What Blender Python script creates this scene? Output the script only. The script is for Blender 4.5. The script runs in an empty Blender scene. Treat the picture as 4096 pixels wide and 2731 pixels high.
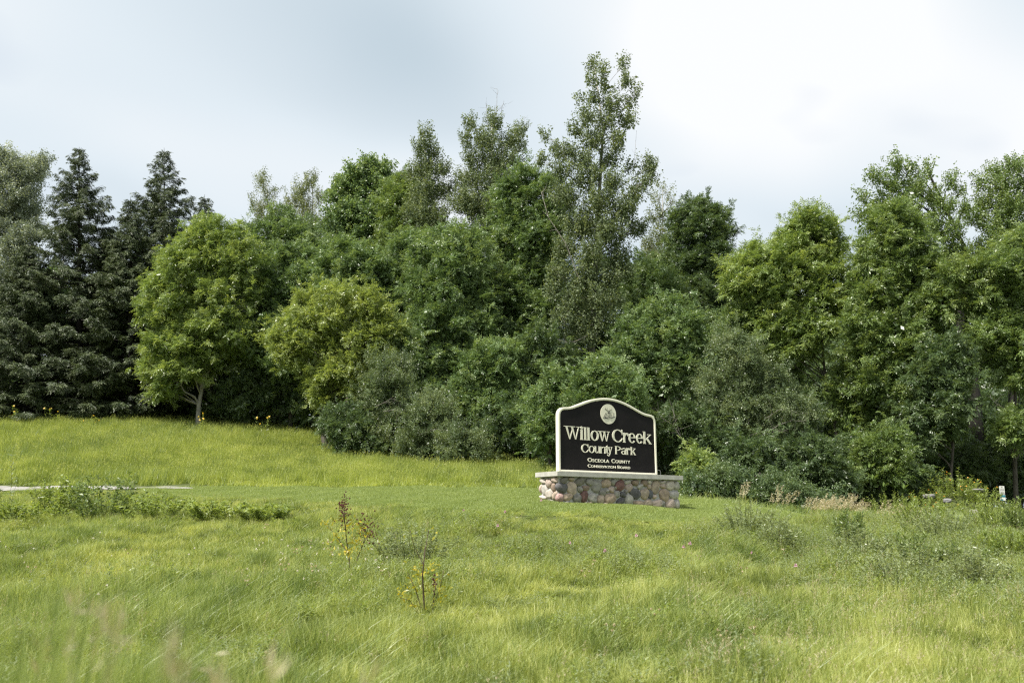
import bpy, bmesh, math, random
import numpy as np
from mathutils import Vector, Matrix

random.seed(7)
RNG = np.random.default_rng(11)
scene = bpy.context.scene
COL = scene.collection

# ------------------------------------------------------------------ camera
FPX = 3580.0                       # focal length in pixels of a 4096 px wide frame
PITCH = math.atan((2080.0 - 1365.5) / FPX)
EYE = np.array([0.0, 0.0, 1.7])
cam_d = bpy.data.cameras.new('camera')
cam_d.sensor_width = 36.0
cam_d.lens = 36.0 * FPX / 4096.0
cam_d.clip_end = 4000.0
cam_d.clip_start = 0.05
cam_d.dof.use_dof = True
cam_d.dof.focus_distance = 23.6
cam_d.dof.aperture_fstop = 1.7
cam = bpy.data.objects.new('camera', cam_d)
cam.location = EYE
cam.rotation_euler = (math.radians(90) + PITCH, 0, 0)
COL.objects.link(cam)
scene.camera = cam

# ------------------------------------------------------------------ light
SUN_AZ = math.radians(-132)        # direction to the sun, clockwise from +Y (behind the camera, to the left)
SUN_EL = math.radians(55)
sun_dir = Vector((math.sin(SUN_AZ) * math.cos(SUN_EL), math.cos(SUN_AZ) * math.cos(SUN_EL), math.sin(SUN_EL)))
sd = bpy.data.lights.new('sun', 'SUN')
sd.energy = 4.5
sd.angle = math.radians(2.5)
sd.color = (1.0, 0.955, 0.87)
sun = bpy.data.objects.new('sun', sd)
sun.rotation_euler = (-sun_dir).to_track_quat('-Z', 'Y').to_euler()
sun.location = (-30, -30, 40)
COL.objects.link(sun)

world = bpy.data.worlds.new('World')
scene.world = world
world.use_nodes = True
wn, wl = world.node_tree.nodes, world.node_tree.links
wn.clear()
SKY_STRENGTH = 0.1
w_out = wn.new('ShaderNodeOutputWorld')
w_bg = wn.new('ShaderNodeBackground')
w_bg.inputs['Strength'].default_value = SKY_STRENGTH
sky = wn.new('ShaderNodeTexSky')
sky.sky_type = 'NISHITA'
sky.sun_disc = False
sky.sun_elevation = SUN_EL
sky.sun_rotation = SUN_AZ
sky.altitude = 400
sky.air_density = 1.0
sky.dust_density = 2.0
tc = wn.new('ShaderNodeTexCoord')
# thin cloud deck: direction projected on a flat layer, two scales of noise
sep = wn.new('ShaderNodeSeparateXYZ'); wl.new(tc.outputs['Generated'], sep.inputs[0])
zmx = wn.new('ShaderNodeMath'); zmx.operation = 'MAXIMUM'; zmx.inputs[1].default_value = 0.0
wl.new(sep.outputs['Z'], zmx.inputs[0])
zad = wn.new('ShaderNodeMath'); zad.operation = 'ADD'; zad.inputs[1].default_value = 0.22
wl.new(zmx.outputs[0], zad.inputs[0])
dx = wn.new('ShaderNodeMath'); dx.operation = 'DIVIDE'; wl.new(sep.outputs['X'], dx.inputs[0]); wl.new(zad.outputs[0], dx.inputs[1])
dy = wn.new('ShaderNodeMath'); dy.operation = 'DIVIDE'; wl.new(sep.outputs['Y'], dy.inputs[0]); wl.new(zad.outputs[0], dy.inputs[1])
cmb = wn.new('ShaderNodeCombineXYZ'); wl.new(dx.outputs[0], cmb.inputs[0]); wl.new(dy.outputs[0], cmb.inputs[1])
mp = wn.new('ShaderNodeMapping'); wl.new(cmb.outputs[0], mp.inputs[0])
mp.inputs['Location'].default_value = (0.0, 0.0, 3.7)
mp.inputs['Scale'].default_value = (-1.0, 1.0, 1.0)
nz1 = wn.new('ShaderNodeTexNoise'); wl.new(mp.outputs[0], nz1.inputs['Vector'])
nz1.inputs['Scale'].default_value = 0.95; nz1.inputs['Detail'].default_value = 2.5; nz1.inputs['Roughness'].default_value = 0.42
nz1.inputs['Distortion'].default_value = 0.25
ramp = wn.new('ShaderNodeValToRGB'); wl.new(nz1.outputs['Fac'], ramp.inputs[0])
cr = ramp.color_ramp
k = 0.59 / SKY_STRENGTH
cr.elements[0].position = 0.42; cr.elements[0].color = (0.55, 0.65, 0.72, 1)
cr.elements[1].position = 0.64; cr.elements[1].color = (0.96, 0.975, 0.985, 1)
e = cr.elements.new(0.52); e.color = (0.75, 0.83, 0.885, 1)
vm = wn.new('ShaderNodeVectorMath'); vm.operation = 'SCALE'; wl.new(ramp.outputs[0], vm.inputs[0]); vm.inputs['Scale'].default_value = k
# a few thinner spots where the blue shows through
nz2 = wn.new('ShaderNodeTexNoise'); wl.new(mp.outputs[0], nz2.inputs['Vector'])
nz2.inputs['Scale'].default_value = 1.7; nz2.inputs['Detail'].default_value = 3.0; nz2.inputs['Roughness'].default_value = 0.5
mr = wn.new('ShaderNodeMapRange'); wl.new(nz2.outputs['Fac'], mr.inputs['Value'])
mr.inputs['From Min'].default_value = 0.60; mr.inputs['From Max'].default_value = 0.78
mr.inputs['To Min'].default_value = 0.96; mr.inputs['To Max'].default_value = 0.55
mx = wn.new('ShaderNodeMix'); mx.data_type = 'RGBA'
wl.new(mr.outputs[0], mx.inputs[0]); wl.new(sky.outputs[0], mx.inputs[6]); wl.new(vm.outputs[0], mx.inputs[7])
wl.new(mx.outputs[2], w_bg.inputs['Color'])
wl.new(w_bg.outputs[0], w_out.inputs['Surface'])

vs = scene.view_settings
vs.view_transform = 'Standard'
vs.look = 'None'
vs.exposure = 0.83
vs.gamma = 1.0
vs.use_curve_mapping = False
scene.cycles.use_denoising = False
scene.cycles.filter_width = 1.25
scene.cycles.max_bounces = 10
scene.cycles.diffuse_bounces = 6
scene.cycles.transmission_bounces = 6
scene.cycles.transparent_max_bounces = 4
scene.cycles.sample_clamp_indirect = 6.0

# ------------------------------------------------------------------ helpers
CP, SP = math.cos(PITCH), math.sin(PITCH)

def at(u, v, Y):
    """Point at ground distance Y that shows at pixel (u, v) of the 4096 x 2731 photograph."""
    a = (u - 2048.0) / FPX
    b = -(v - 1365.5) / FPX
    d = np.array([a, CP - b * SP, SP + b * CP])
    return EYE + d * (Y / d[1])

def size(px, Y):
    return px / FPX * Y

def tag(o, label=None, cat=None, group=None, kind=None):
    if label: o['label'] = label
    if cat: o['category'] = cat
    if group: o['group'] = group
    if kind: o['kind'] = kind
    return o

def empty(name, loc=(0, 0, 0), rz=0.0):
    o = bpy.data.objects.new(name, None)
    o.location = loc
    o.rotation_euler = (0, 0, rz)
    o.empty_display_size = 0.3
    COL.objects.link(o)
    return o

def link(name, me, parent=None, mat=None, smooth=False):
    if mat is not None and not me.materials:
        me.materials.append(mat)
    if smooth:
        me.polygons.foreach_set('use_smooth', np.ones(len(me.polygons), dtype=bool))
    o = bpy.data.objects.new(name, me)
    COL.objects.link(o)
    if parent is not None:
        o.parent = parent
    return o

def mesh_np(name, V, Q, tint=None):
    """mesh from numpy vertices and equal-sized faces, optional per-vertex 'tint'."""
    V = np.asarray(V, dtype=np.float32); Q = np.asarray(Q, dtype=np.int32)
    me = bpy.data.meshes.new(name)
    n, k_ = Q.shape
    me.vertices.add(len(V)); me.vertices.foreach_set('co', V.ravel())
    me.loops.add(n * k_); me.loops.foreach_set('vertex_index', Q.ravel())
    me.polygons.add(n)
    me.polygons.foreach_set('loop_start', np.arange(0, n * k_, k_, dtype=np.int32))
    try:
        me.polygons.foreach_set('loop_total', np.full(n, k_, dtype=np.int32))
    except Exception:
        pass
    me.update(calc_edges=True)
    if tint is not None:
        at_ = me.attributes.new('tint', 'FLOAT', 'POINT')
        at_.data.foreach_set('value', np.asarray(tint, dtype=np.float32))
    return me

class MB:
    """collects simple pieces into one mesh"""
    def __init__(s): s.v = []; s.f = []
    def add(s, V, F):
        b = len(s.v); s.v += [tuple(float(c) for c in q) for q in V]; s.f += [tuple(i + b for i in f) for f in F]
    def box(s, lo, hi):
        x0, y0, z0 = lo; x1, y1, z1 = hi
        s.add([(x0,y0,z0),(x1,y0,z0),(x1,y1,z0),(x0,y1,z0),(x0,y0,z1),(x1,y0,z1),(x1,y1,z1),(x0,y1,z1)],
              [(0,3,2,1),(4,5,6,7),(0,1,5,4),(1,2,6,5),(2,3,7,6),(3,0,4,7)])
    def tube(s, pts, radii, n=6, cap=True):
        pts = [np.array(p, float) for p in pts]
        b = len(s.v); m = len(pts)
        for i in range(m):
            t = pts[min(i + 1, m - 1)] - pts[max(i - 1, 0)]
            t /= (np.linalg.norm(t) + 1e-9)
            a = np.cross(t, (0, 0, 1.0)) if abs(t[2]) < 0.9 else np.cross(t, (1.0, 0, 0))
            a /= np.linalg.norm(a); c = np.cross(t, a)
            for j in range(n):
                q = pts[i] + radii[i] * (math.cos(2 * math.pi * j / n) * a + math.sin(2 * math.pi * j / n) * c)
                s.v.append(tuple(q))
        for i in range(m - 1):
            for j in range(n):
                j2 = (j + 1) % n
                s.f.append((b + i * n + j, b + i * n + j2, b + (i + 1) * n + j2, b + (i + 1) * n + j))
        if cap:
            s.f.append(tuple(b + (m - 1) * n + j for j in range(n)))
    def prism(s, pts, y0, y1):
        """2D outline (x, z) extruded from y0 (front) to y1"""
        n = len(pts)
        s.add([(x, y0, z) for x, z in pts] + [(x, y1, z) for x, z in pts],
              [tuple(range(n)), tuple(range(2 * n - 1, n - 1, -1))] + [(i, i + n, (i + 1) % n + n, (i + 1) % n) for i in range(n)])
    def build(s, name, mat=None, parent=None, smooth=False, fix=False):
        me = bpy.data.meshes.new(name)
        me.from_pydata(s.v, [], s.f); me.update()
        if fix:
            bm = bmesh.new(); bm.from_mesh(me); bmesh.ops.recalc_face_normals(bm, faces=bm.faces); bm.to_mesh(me); bm.free()
        return link(name, me, parent, mat, smooth)

# ------------------------------------------------------------------ materials
def new_mat(name):
    m = bpy.data.materials.new(name); m.use_nodes = True
    nt = m.node_tree; nt.nodes.clear()
    out = nt.nodes.new('ShaderNodeOutputMaterial')
    return m, nt.nodes, nt.links, out

def leaf_mat(name, dark, mid, light, trans=0.35, rough=0.38, spec=0.6, tr_gain=1.25, noise=0.3, nscale=0.45, obj_rand=0.0, clump=False, noise2=0.0, n2scale=2.6):
    m, n, l, out = new_mat(name)
    a = n.new('ShaderNodeAttribute'); a.attribute_name = 'tint'
    g = n.new('ShaderNodeNewGeometry')
    nz = n.new('ShaderNodeTexNoise'); nz.inputs['Scale'].default_value = nscale; nz.inputs['Detail'].default_value = 3.0
    l.new(g.outputs['Position'], nz.inputs['Vector'])
    ad = n.new('ShaderNodeMath'); ad.operation = 'MULTIPLY_ADD'
    l.new(nz.outputs['Fac'], ad.inputs[0]); ad.inputs[1].default_value = noise * 2; ad.inputs[2].default_value = -noise
    ad2 = n.new('ShaderNodeMath'); ad2.operation = 'ADD'
    if noise2:
        nf = n.new('ShaderNodeTexNoise'); nf.inputs['Scale'].default_value = n2scale; nf.inputs['Detail'].default_value = 2.0
        l.new(g.outputs['Position'], nf.inputs['Vector'])
        a2 = n.new('ShaderNodeMath'); a2.operation = 'MULTIPLY_ADD'; l.new(nf.outputs['Fac'], a2.inputs[0]); a2.inputs[1].default_value = noise2 * 2; a2.inputs[2].default_value = -noise2
        a3 = n.new('ShaderNodeMath'); a3.operation = 'ADD'; l.new(ad.outputs[0], a3.inputs[0]); l.new(a2.outputs[0], a3.inputs[1]); ad = a3
    l.new(a.outputs['Fac'], ad2.inputs[0]); l.new(ad.outputs[0], ad2.inputs[1])
    src = ad2.outputs[0]
    if clump:
        ca = n.new('ShaderNodeAttribute'); ca.attribute_type = 'INSTANCER'; ca.attribute_name = 'clump'
        m5 = n.new('ShaderNodeMath'); m5.operation = 'ADD'; l.new(ca.outputs['Fac'], m5.inputs[0]); m5.inputs[1].default_value = -0.5
        m6 = n.new('ShaderNodeMath'); m6.operation = 'ADD'; l.new(src, m6.inputs[0]); l.new(m5.outputs[0], m6.inputs[1])
        src = m6.outputs[0]
    if obj_rand:
        oi = n.new('ShaderNodeObjectInfo')
        m3 = n.new('ShaderNodeMath'); m3.operation = 'MULTIPLY_ADD'; l.new(oi.outputs['Random'], m3.inputs[0])
        m3.inputs[1].default_value = obj_rand * 2; m3.inputs[2].default_value = -obj_rand
        m4 = n.new('ShaderNodeMath'); m4.operation = 'ADD'; l.new(src, m4.inputs[0]); l.new(m3.outputs[0], m4.inputs[1])
        src = m4.outputs[0]
    r = n.new('ShaderNodeValToRGB'); l.new(src, r.inputs[0])
    r.color_ramp.elements[0].position = 0.1; r.color_ramp.elements[0].color = (*dark, 1)
    r.color_ramp.elements[1].position = 0.95; r.color_ramp.elements[1].color = (*light, 1)
    e_ = r.color_ramp.elements.new(0.5); e_.color = (*mid, 1)
    b = n.new('ShaderNodeBsdfPrincipled')
    l.new(r.outputs[0], b.inputs['Base Color'])
    b.inputs['Roughness'].default_value = rough
    b.inputs['Specular IOR Level'].default_value = spec
    t = n.new('ShaderNodeBsdfTranslucent')
    mg = n.new('ShaderNodeMix'); mg.data_type = 'RGBA'; mg.blend_type = 'MULTIPLY'; mg.inputs[0].default_value = 1.0
    l.new(r.outputs[0], mg.inputs[6]); mg.inputs[7].default_value = (1.15 * tr_gain, 1.1 * tr_gain, 0.55 * tr_gain, 1)
    l.new(mg.outputs[2], t.inputs['Color'])
    ms = n.new('ShaderNodeMixShader'); ms.inputs[0].default_value = trans
    l.new(b.outputs[0], ms.inputs[1]); l.new(t.outputs[0], ms.inputs[2])
    l.new(ms.outputs[0], out.inputs['Surface'])
    return m

def solid(name, c1, c2, scale=8.0, rough=0.8, bump=0.0, detail=6.0, spec=0.3, bscale=None, stretch=None):
    m, n, l, out = new_mat(name)
    t = n.new('ShaderNodeTexCoord')
    src = t.outputs['Object']
    if stretch:
        mpp = n.new('ShaderNodeMapping'); mpp.inputs['Scale'].default_value = stretch
        l.new(src, mpp.inputs[0]); src = mpp.outputs[0]
    nz = n.new('ShaderNodeTexNoise'); nz.inputs['Scale'].default_value = scale; nz.inputs['Detail'].default_value = detail
    nz.inputs['Roughness'].default_value = 0.6
    l.new(src, nz.inputs['Vector'])
    r = n.new('ShaderNodeValToRGB'); l.new(nz.outputs['Fac'], r.inputs[0])
    r.color_ramp.elements[0].position = 0.32; r.color_ramp.elements[0].color = (*c1, 1)
    r.color_ramp.elements[1].position = 0.68; r.color_ramp.elements[1].color = (*c2, 1)
    b = n.new('ShaderNodeBsdfPrincipled'); b.inputs['Roughness'].default_value = rough
    b.inputs['Specular IOR Level'].default_value = spec
    l.new(r.outputs[0], b.inputs['Base Color'])
    if bump:
        bp = n.new('ShaderNodeBump'); bp.inputs['Strength'].default_value = 1.0; bp.inputs['Distance'].default_value = bump
        nb = n.new('ShaderNodeTexNoise'); nb.inputs['Scale'].default_value = bscale or scale * 3; nb.inputs['Detail'].default_value = 5
        l.new(src, nb.inputs['Vector']); l.new(nb.outputs['Fac'], bp.inputs['Height']); l.new(bp.outputs[0], b.inputs['Normal'])
    l.new(b.outputs[0], out.inputs['Surface'])
    return m

M = {}
M['ash'] = leaf_mat('ash_leaf', (0.075, 0.125, 0.044), (0.152, 0.232, 0.09), (0.265, 0.34, 0.145), clump=True)
M['ash_bright'] = leaf_mat('bright_ash_leaf', (0.125, 0.19, 0.054), (0.215, 0.295, 0.09), (0.33, 0.395, 0.14), trans=0.4, clump=True)
M['dark'] = leaf_mat('shade_dark_leaf', (0.05, 0.086, 0.036), (0.098, 0.152, 0.062), (0.17, 0.23, 0.1), clump=True)  # dark green, lowered further so the colour holds the understory's shade
M['yellow'] = leaf_mat('yellow_green_leaf', (0.14, 0.195, 0.054), (0.24, 0.305, 0.09), (0.35, 0.405, 0.145), trans=0.4, clump=True)
M['olive'] = leaf_mat('olive_leaf', (0.088, 0.138, 0.042), (0.165, 0.24, 0.075), (0.26, 0.32, 0.115), clump=True)
M['cotton'] = leaf_mat('cottonwood_leaf', (0.085, 0.118, 0.06), (0.165, 0.212, 0.106), (0.29, 0.335, 0.18), rough=0.5, spec=0.4, clump=True)
M['silver'] = leaf_mat('silver_leaf', (0.1, 0.13, 0.095), (0.2, 0.24, 0.185), (0.38, 0.42, 0.36), rough=0.4, clump=True)
M['aspen'] = leaf_mat('aspen_leaf', (0.085, 0.115, 0.05), (0.165, 0.2, 0.095), (0.28, 0.31, 0.15), rough=0.4, clump=True)
M['grey'] = leaf_mat('grey_green_leaf', (0.082, 0.12, 0.058), (0.15, 0.205, 0.098), (0.24, 0.285, 0.142), clump=True)
M['spruce'] = leaf_mat('spruce_needle', (0.028, 0.046, 0.02), (0.058, 0.086, 0.034), (0.115, 0.145, 0.056), trans=0.12, rough=0.5, clump=True)
M['bark'] = solid('grey_bark', (0.05, 0.044, 0.036), (0.125, 0.11, 0.092), 5, 0.9, 0.012, stretch=(3, 3, 0.8))
M['pale_bark'] = solid('pale_bark', (0.20, 0.19, 0.17), (0.36, 0.34, 0.30), 4, 0.85, 0.008, stretch=(3, 3, 1))
M['shade_dark_bark'] = solid('shade_dark_bark', (0.011, 0.010, 0.0085), (0.03, 0.027, 0.022), 5, 0.9, 0.015, stretch=(3, 3, 0.8))  # near black: shade on the old cottonwood trunk is put into the bark colour
M['dead'] = solid('dead_wood', (0.12, 0.105, 0.088), (0.25, 0.23, 0.20), 8, 0.85)

# ------------------------------------------------------------------ terrain
ctrl = []
def col_pts(u, prof):
    for Y, v in prof:
        ctrl.append(at(u, v, Y))
for uu in (-2500, 0, 2048, 4096, 6500):
    for Yn in (2.0, 5.0):
        q = at(uu, 2000, Yn); ctrl.append(np.array([q[0], Yn, 0.0 + 0.02 * Yn]))
col_pts(-900, [(9, 2745), (14, 2410), (20, 2170), (26, 2030), (30, 1970), (36, 1890), (44, 1790), (54, 1690), (66, 1650), (78, 1650)])
col_pts(200, [(9, 2742), (14, 2400), (18, 2235), (22, 2118), (26, 2030), (29, 1966), (31.5, 1946), (36, 1885), (42, 1805), (48, 1738), (54, 1690), (64, 1655), (76, 1650)])
col_pts(1200, [(9, 2742), (14, 2400), (18, 2220), (21, 2095), (24, 2012), (27, 1975), (31, 1949), (36, 1902), (42, 1842), (48, 1784), (54, 1735), (64, 1700), (76, 1700)])
col_pts(1800, [(9, 2742), (14, 2390), (18, 2205), (21, 2075), (24, 2000), (27, 1970), (31, 1950), (36, 1915), (42, 1868), (48, 1825), (56, 1790), (70, 1760)])
sz_left = np.array([1.12, 22.45, 2.15]); ctrl.append(sz_left)
ctrl.append(np.array([0.55, 23.2, 2.23]))
ctrl.append(np.array([4.66, 24.85, 2.0]))
ctrl.append(np.array([2.9, 23.6, 2.07])); ctrl.append(np.array([2.6, 24.6, 2.12]))
col_pts(2250, [(9, 2742), (14, 2385), (18, 2200), (20.5, 2082), (27, 1980), (31, 1958), (36, 1925), (42, 1895), (52, 1860), (70, 1830)])
col_pts(2780, [(9, 2744), (14, 2395), (18, 2220), (21, 2105), (28.5, 1994), (32, 2016), (38, 2016), (46, 2000), (60, 1970), (74, 1955)])
col_pts(3300, [(9, 2746), (14, 2420), (18, 2255), (22, 2135), (25.5, 2068), (30, 2080), (36, 2074), (42, 2062), (52, 2045), (70, 2025)])
col_pts(4000, [(9, 2748), (14, 2430), (18, 2285), (24, 2150), (27, 2104), (30, 2094), (36, 2080), (42, 2066), (52, 2052), (70, 2040)])
col_pts(5200, [(9, 2750), (14, 2440), (20, 2260), (28, 2125), (38, 2090), (54, 2066), (74, 2050)])
CT = np.array(ctrl)
def _U(r2):
    return np.where(r2 > 1e-9, 0.5 * r2 * np.log(np.maximum(r2, 1e-9)), 0.0)
nC = len(CT)
Kp = _U(((CT[:, None, :2] - CT[None, :, :2]) ** 2).sum(-1)) + np.eye(nC) * 0.6
Pm = np.c_[np.ones(nC), CT[:, :2]]
A_ = np.block([[Kp, Pm], [Pm.T, np.zeros((3, 3))]])
TW = np.linalg.solve(A_, np.r_[CT[:, 2], np.zeros(3)])

def height(x, y):
    x = np.asarray(x, float); y = np.asarray(y, float)
    shp = np.broadcast(x, y).shape
    x = np.broadcast_to(x, shp).ravel(); y = np.broadcast_to(y, shp).ravel()
    xc = np.clip(x, -48, 48); yc = np.clip(y, 2.0, 78)
    z = np.empty(len(x))
    for i in range(0, len(x), 60000):
        sl = slice(i, i + 60000)
        r2 = (xc[sl, None] - CT[None, :, 0]) ** 2 + (yc[sl, None] - CT[None, :, 1]) ** 2
        z[sl] = _U(r2) @ TW[:nC] + TW[nC] + TW[nC + 1] * xc[sl] + TW[nC + 2] * yc[sl]
    z += 0.03 * np.sin(x * 1.3 + 0.7 * y) * np.sin(y * 0.9 - 0.4 * x) + 0.02 * np.sin(x * 2.9 - y * 1.7)
    # low flower mound at the right
    z += 0.95 * np.exp(-(((x - 18.5) / 1.9) ** 2 + ((y - 38.6) / 1.6) ** 2))
    return z.reshape(shp)

def gz(x, y):
    return float(height(np.array([x]), np.array([y]))[0])

def footing(u, Y):
    """ground point straight below pixel column u at distance Y"""
    q = at(u, 1900, Y); z = gz(q[0], Y)
    for _ in range(3):
        f = (Y * CP + (z - EYE[2]) * SP)
        x = (u - 2048.0) / FPX * f
        z = gz(x, Y)
    return np.array([x, Y, z])

# lawn outline in plan: front edge and far edge, from left to right
def plan(u, Y):
    q = footing(u, Y); return (q[0], Y)
LAWN_U = np.array([560, 800, 1200, 1700, 2100, 2500, 2800, 3100, 3330])
LAWN_F = np.array([28.2, 26.5, 24.0, 22.0, 20.9, 20.9, 21.5, 23.2, 25.4])
LAWN_B = np.array([30.6, 31.0, 31.2, 31.2, 31.0, 29.9, 28.6, 27.2, 25.9])

def col_u(x, y, z):
    f = y * CP + (z - EYE[2]) * SP
    return 2048 + FPX * x / np.maximum(f, 0.1)

def in_lawn(x, y, z):
    u = col_u(x, y, z)
    wob = 0.25 * np.sin(x * 1.7) + 0.15 * np.sin(x * 4.1 + 1)
    return (u > 560) & (u < 3330) & (y > np.interp(u, LAWN_U, LAWN_F) + wob) & (y < np.interp(u, LAWN_U, LAWN_B) + wob * 0.4)

def in_road(x, y, z):
    u = col_u(x, y, z)
    return (u < 770) & (y > 28.9 + 0.0006 * (u + 200)) & (y < 31.6)

SIGN_A = math.radians(34)
SIGN_O = np.array([1.1225, 22.4, 2.898])
SCA, SSA = math.cos(SIGN_A), math.sin(SIGN_A)
def in_sign(x, y, pad=0.0):
    s = (x - SIGN_O[0]) * SCA + (y - SIGN_O[1]) * SSA
    t = -(x - SIGN_O[0]) * SSA + (y - SIGN_O[1]) * SCA
    return (s > -pad) & (s < 4.32 + pad) & (t > -pad) & (t < 0.95 + pad)

def axis(fine_lo, fine_hi, step, far):
    a = np.arange(fine_lo, fine_hi + 1e-6, step)
    g = []; d = step
    x = fine_hi
    while x < far:
        d *= 1.6; x += d; g.append(x)
    h = []; d = step; x = fine_lo
    while x > -far:
        d *= 1.6; x -= d; h.append(x)
    return np.r_[h[::-1], a, g]
gxs = axis(-42, 42, 0.5, 1500); gys = axis(-6, 78, 0.5, 1500)
GX, GY = np.meshgrid(gxs, gys)
GZ = height(GX, GY)
nx, ny = len(gxs), len(gys)
idx = np.arange(nx * ny).reshape(ny, nx)
Q = np.stack([idx[:-1, :-1], idx[:-1, 1:], idx[1:, 1:], idx[1:, :-1]], -1).reshape(-1, 4)
M['soil'] = solid('meadow_soil', (0.045, 0.058, 0.018), (0.10, 0.12, 0.035), 3.0, 0.95, 0.03, bscale=12)
g_me = mesh_np('ground', np.c_[GX.ravel(), GY.ravel(), GZ.ravel()], Q)
ground = link('ground', g_me, None, M['soil'], True)
tag(ground, 'sloping meadow ground rising from the roadside to the trees', 'ground', kind='structure')

def sheet(name, us, Yf, Yb, lift, mat, nseg=10, sub=8):
    uu = np.interp(np.linspace(0, len(us) - 1, (len(us) - 1) * sub + 1), np.arange(len(us)), us)
    f = np.interp(uu, us, Yf); b = np.interp(uu, us, Yb)
    V = []
    for i, u_ in enumerate(uu):
        for j in range(nseg + 1):
            q = footing(u_, f[i] + (b[i] - f[i]) * j / nseg)
            V.append((q[0], q[1], q[2] + lift))
    m_ = nseg + 1
    F_ = [(i * m_ + j, (i + 1) * m_ + j, (i + 1) * m_ + j + 1, i * m_ + j + 1) for i in range(len(uu) - 1) for j in range(nseg)]
    me = bpy.data.meshes.new(name); me.from_pydata(V, [], F_); me.update()
    return link(name, me, None, mat, True)
M['lawn'] = solid('mown_turf', (0.075, 0.105, 0.022), (0.13, 0.165, 0.04), 4.0, 0.9, 0.01, bscale=60)
M['gravel'] = solid('pale_gravel', (0.22, 0.21, 0.19), (0.38, 0.365, 0.34), 4, 0.9, 0.02, bscale=50)
lawn = sheet('mown_lawn', LAWN_U, LAWN_F, LAWN_B, 0.012, M['lawn'])
tag(lawn, 'strip of short mown lawn around the park sign', 'lawn', kind='structure')
road = sheet('gravel_road', np.array([-1800, -600, 200, 770]), np.array([29.5, 29.6, 29.75, 30.3]), np.array([31.4, 31.4, 31.3, 30.6]), 0.03, M['gravel'], 8, 10)
tag(road, 'pale gravel park road crossing the slope at left', 'road', kind='structure')
# ------------------------------------------------------------------ scattered sprays and tufts
def proto(name, parts):
    """parts: list of (V, Q, T, material) joined to one unlinked object that the ground cover scatters"""
    Vs, Qs, Ts, Ms = [], [], [], []; off = 0
    mats = []
    for V, Q_, T, m_ in parts:
        if m_ not in mats: mats.append(m_)
        Vs.append(V); Qs.append(Q_ + off); Ts.append(T); Ms.append(np.full(len(Q_), mats.index(m_))); off += len(V)
    me = mesh_np(name, np.concatenate(Vs), np.concatenate(Qs), np.concatenate(Ts))
    for m_ in mats: me.materials.append(m_)
    me.polygons.foreach_set('material_index', np.concatenate(Ms).astype(np.int32))
    return bpy.data.objects.new(name, me)

def scatter(name, label, pts, rotz, scl, idx_, protos, cat='grass', clump=None):
    me = bpy.data.meshes.new(name)
    me.vertices.add(len(pts)); me.vertices.foreach_set('co', np.asarray(pts, np.float32).ravel())
    a = me.attributes.new('spin', 'FLOAT_VECTOR', 'POINT'); rotz = np.asarray(rotz); r_ = np.zeros((len(pts), 3), np.float32)
    if rotz.ndim == 2: r_[:] = rotz
    else: r_[:, 2] = rotz
    a.data.foreach_set('vector', r_.ravel())
    a = me.attributes.new('grow', 'FLOAT_VECTOR', 'POINT'); a.data.foreach_set('vector', np.asarray(scl, np.float32).ravel())
    a = me.attributes.new('pick', 'INT', 'POINT'); a.data.foreach_set('value', np.asarray(idx_, np.int32))
    if clump is not None:
        a = me.attributes.new('clump', 'FLOAT', 'POINT'); a.data.foreach_set('value', np.asarray(clump, np.float32))
    o = bpy.data.objects.new(name, me); COL.objects.link(o)
    tag(o, label, cat, kind='stuff')
    ng = bpy.data.node_groups.new(name, 'GeometryNodeTree')
    ng.interface.new_socket('Geometry', in_out='INPUT', socket_type='NodeSocketGeometry')
    ng.interface.new_socket('Geometry', in_out='OUTPUT', socket_type='NodeSocketGeometry')
    N, Lk = ng.nodes, ng.links
    gi, go = N.new('NodeGroupInput'), N.new('NodeGroupOutput')
    iop = N.new('GeometryNodeInstanceOnPoints')
    jn = N.new('GeometryNodeJoinGeometry')
    for pr in reversed(protos):
        ob = N.new('GeometryNodeObjectInfo'); ob.inputs['Object'].default_value = pr
        ob.inputs['As Instance'].default_value = False
        g2 = N.new('GeometryNodeGeometryToInstance')
        Lk.new(ob.outputs['Geometry'], g2.inputs[0]); Lk.new(g2.outputs[0], jn.inputs[0])
    def attr(nm, ty):
        q = N.new('GeometryNodeInputNamedAttribute'); q.data_type = ty; q.inputs['Name'].default_value = nm; return q.outputs['Attribute']
    Lk.new(gi.outputs[0], iop.inputs['Points']); Lk.new(jn.outputs[0], iop.inputs['Instance'])
    iop.inputs['Pick Instance'].default_value = True
    Lk.new(attr('pick', 'INT'), iop.inputs['Instance Index'])
    Lk.new(attr('spin', 'FLOAT_VECTOR'), iop.inputs['Rotation'])
    Lk.new(attr('grow', 'FLOAT_VECTOR'), iop.inputs['Scale'])
    Lk.new(iop.outputs[0], go.inputs[0])
    md = o.modifiers.new('scatter', 'NODES'); md.node_group = ng
    return o

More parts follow.
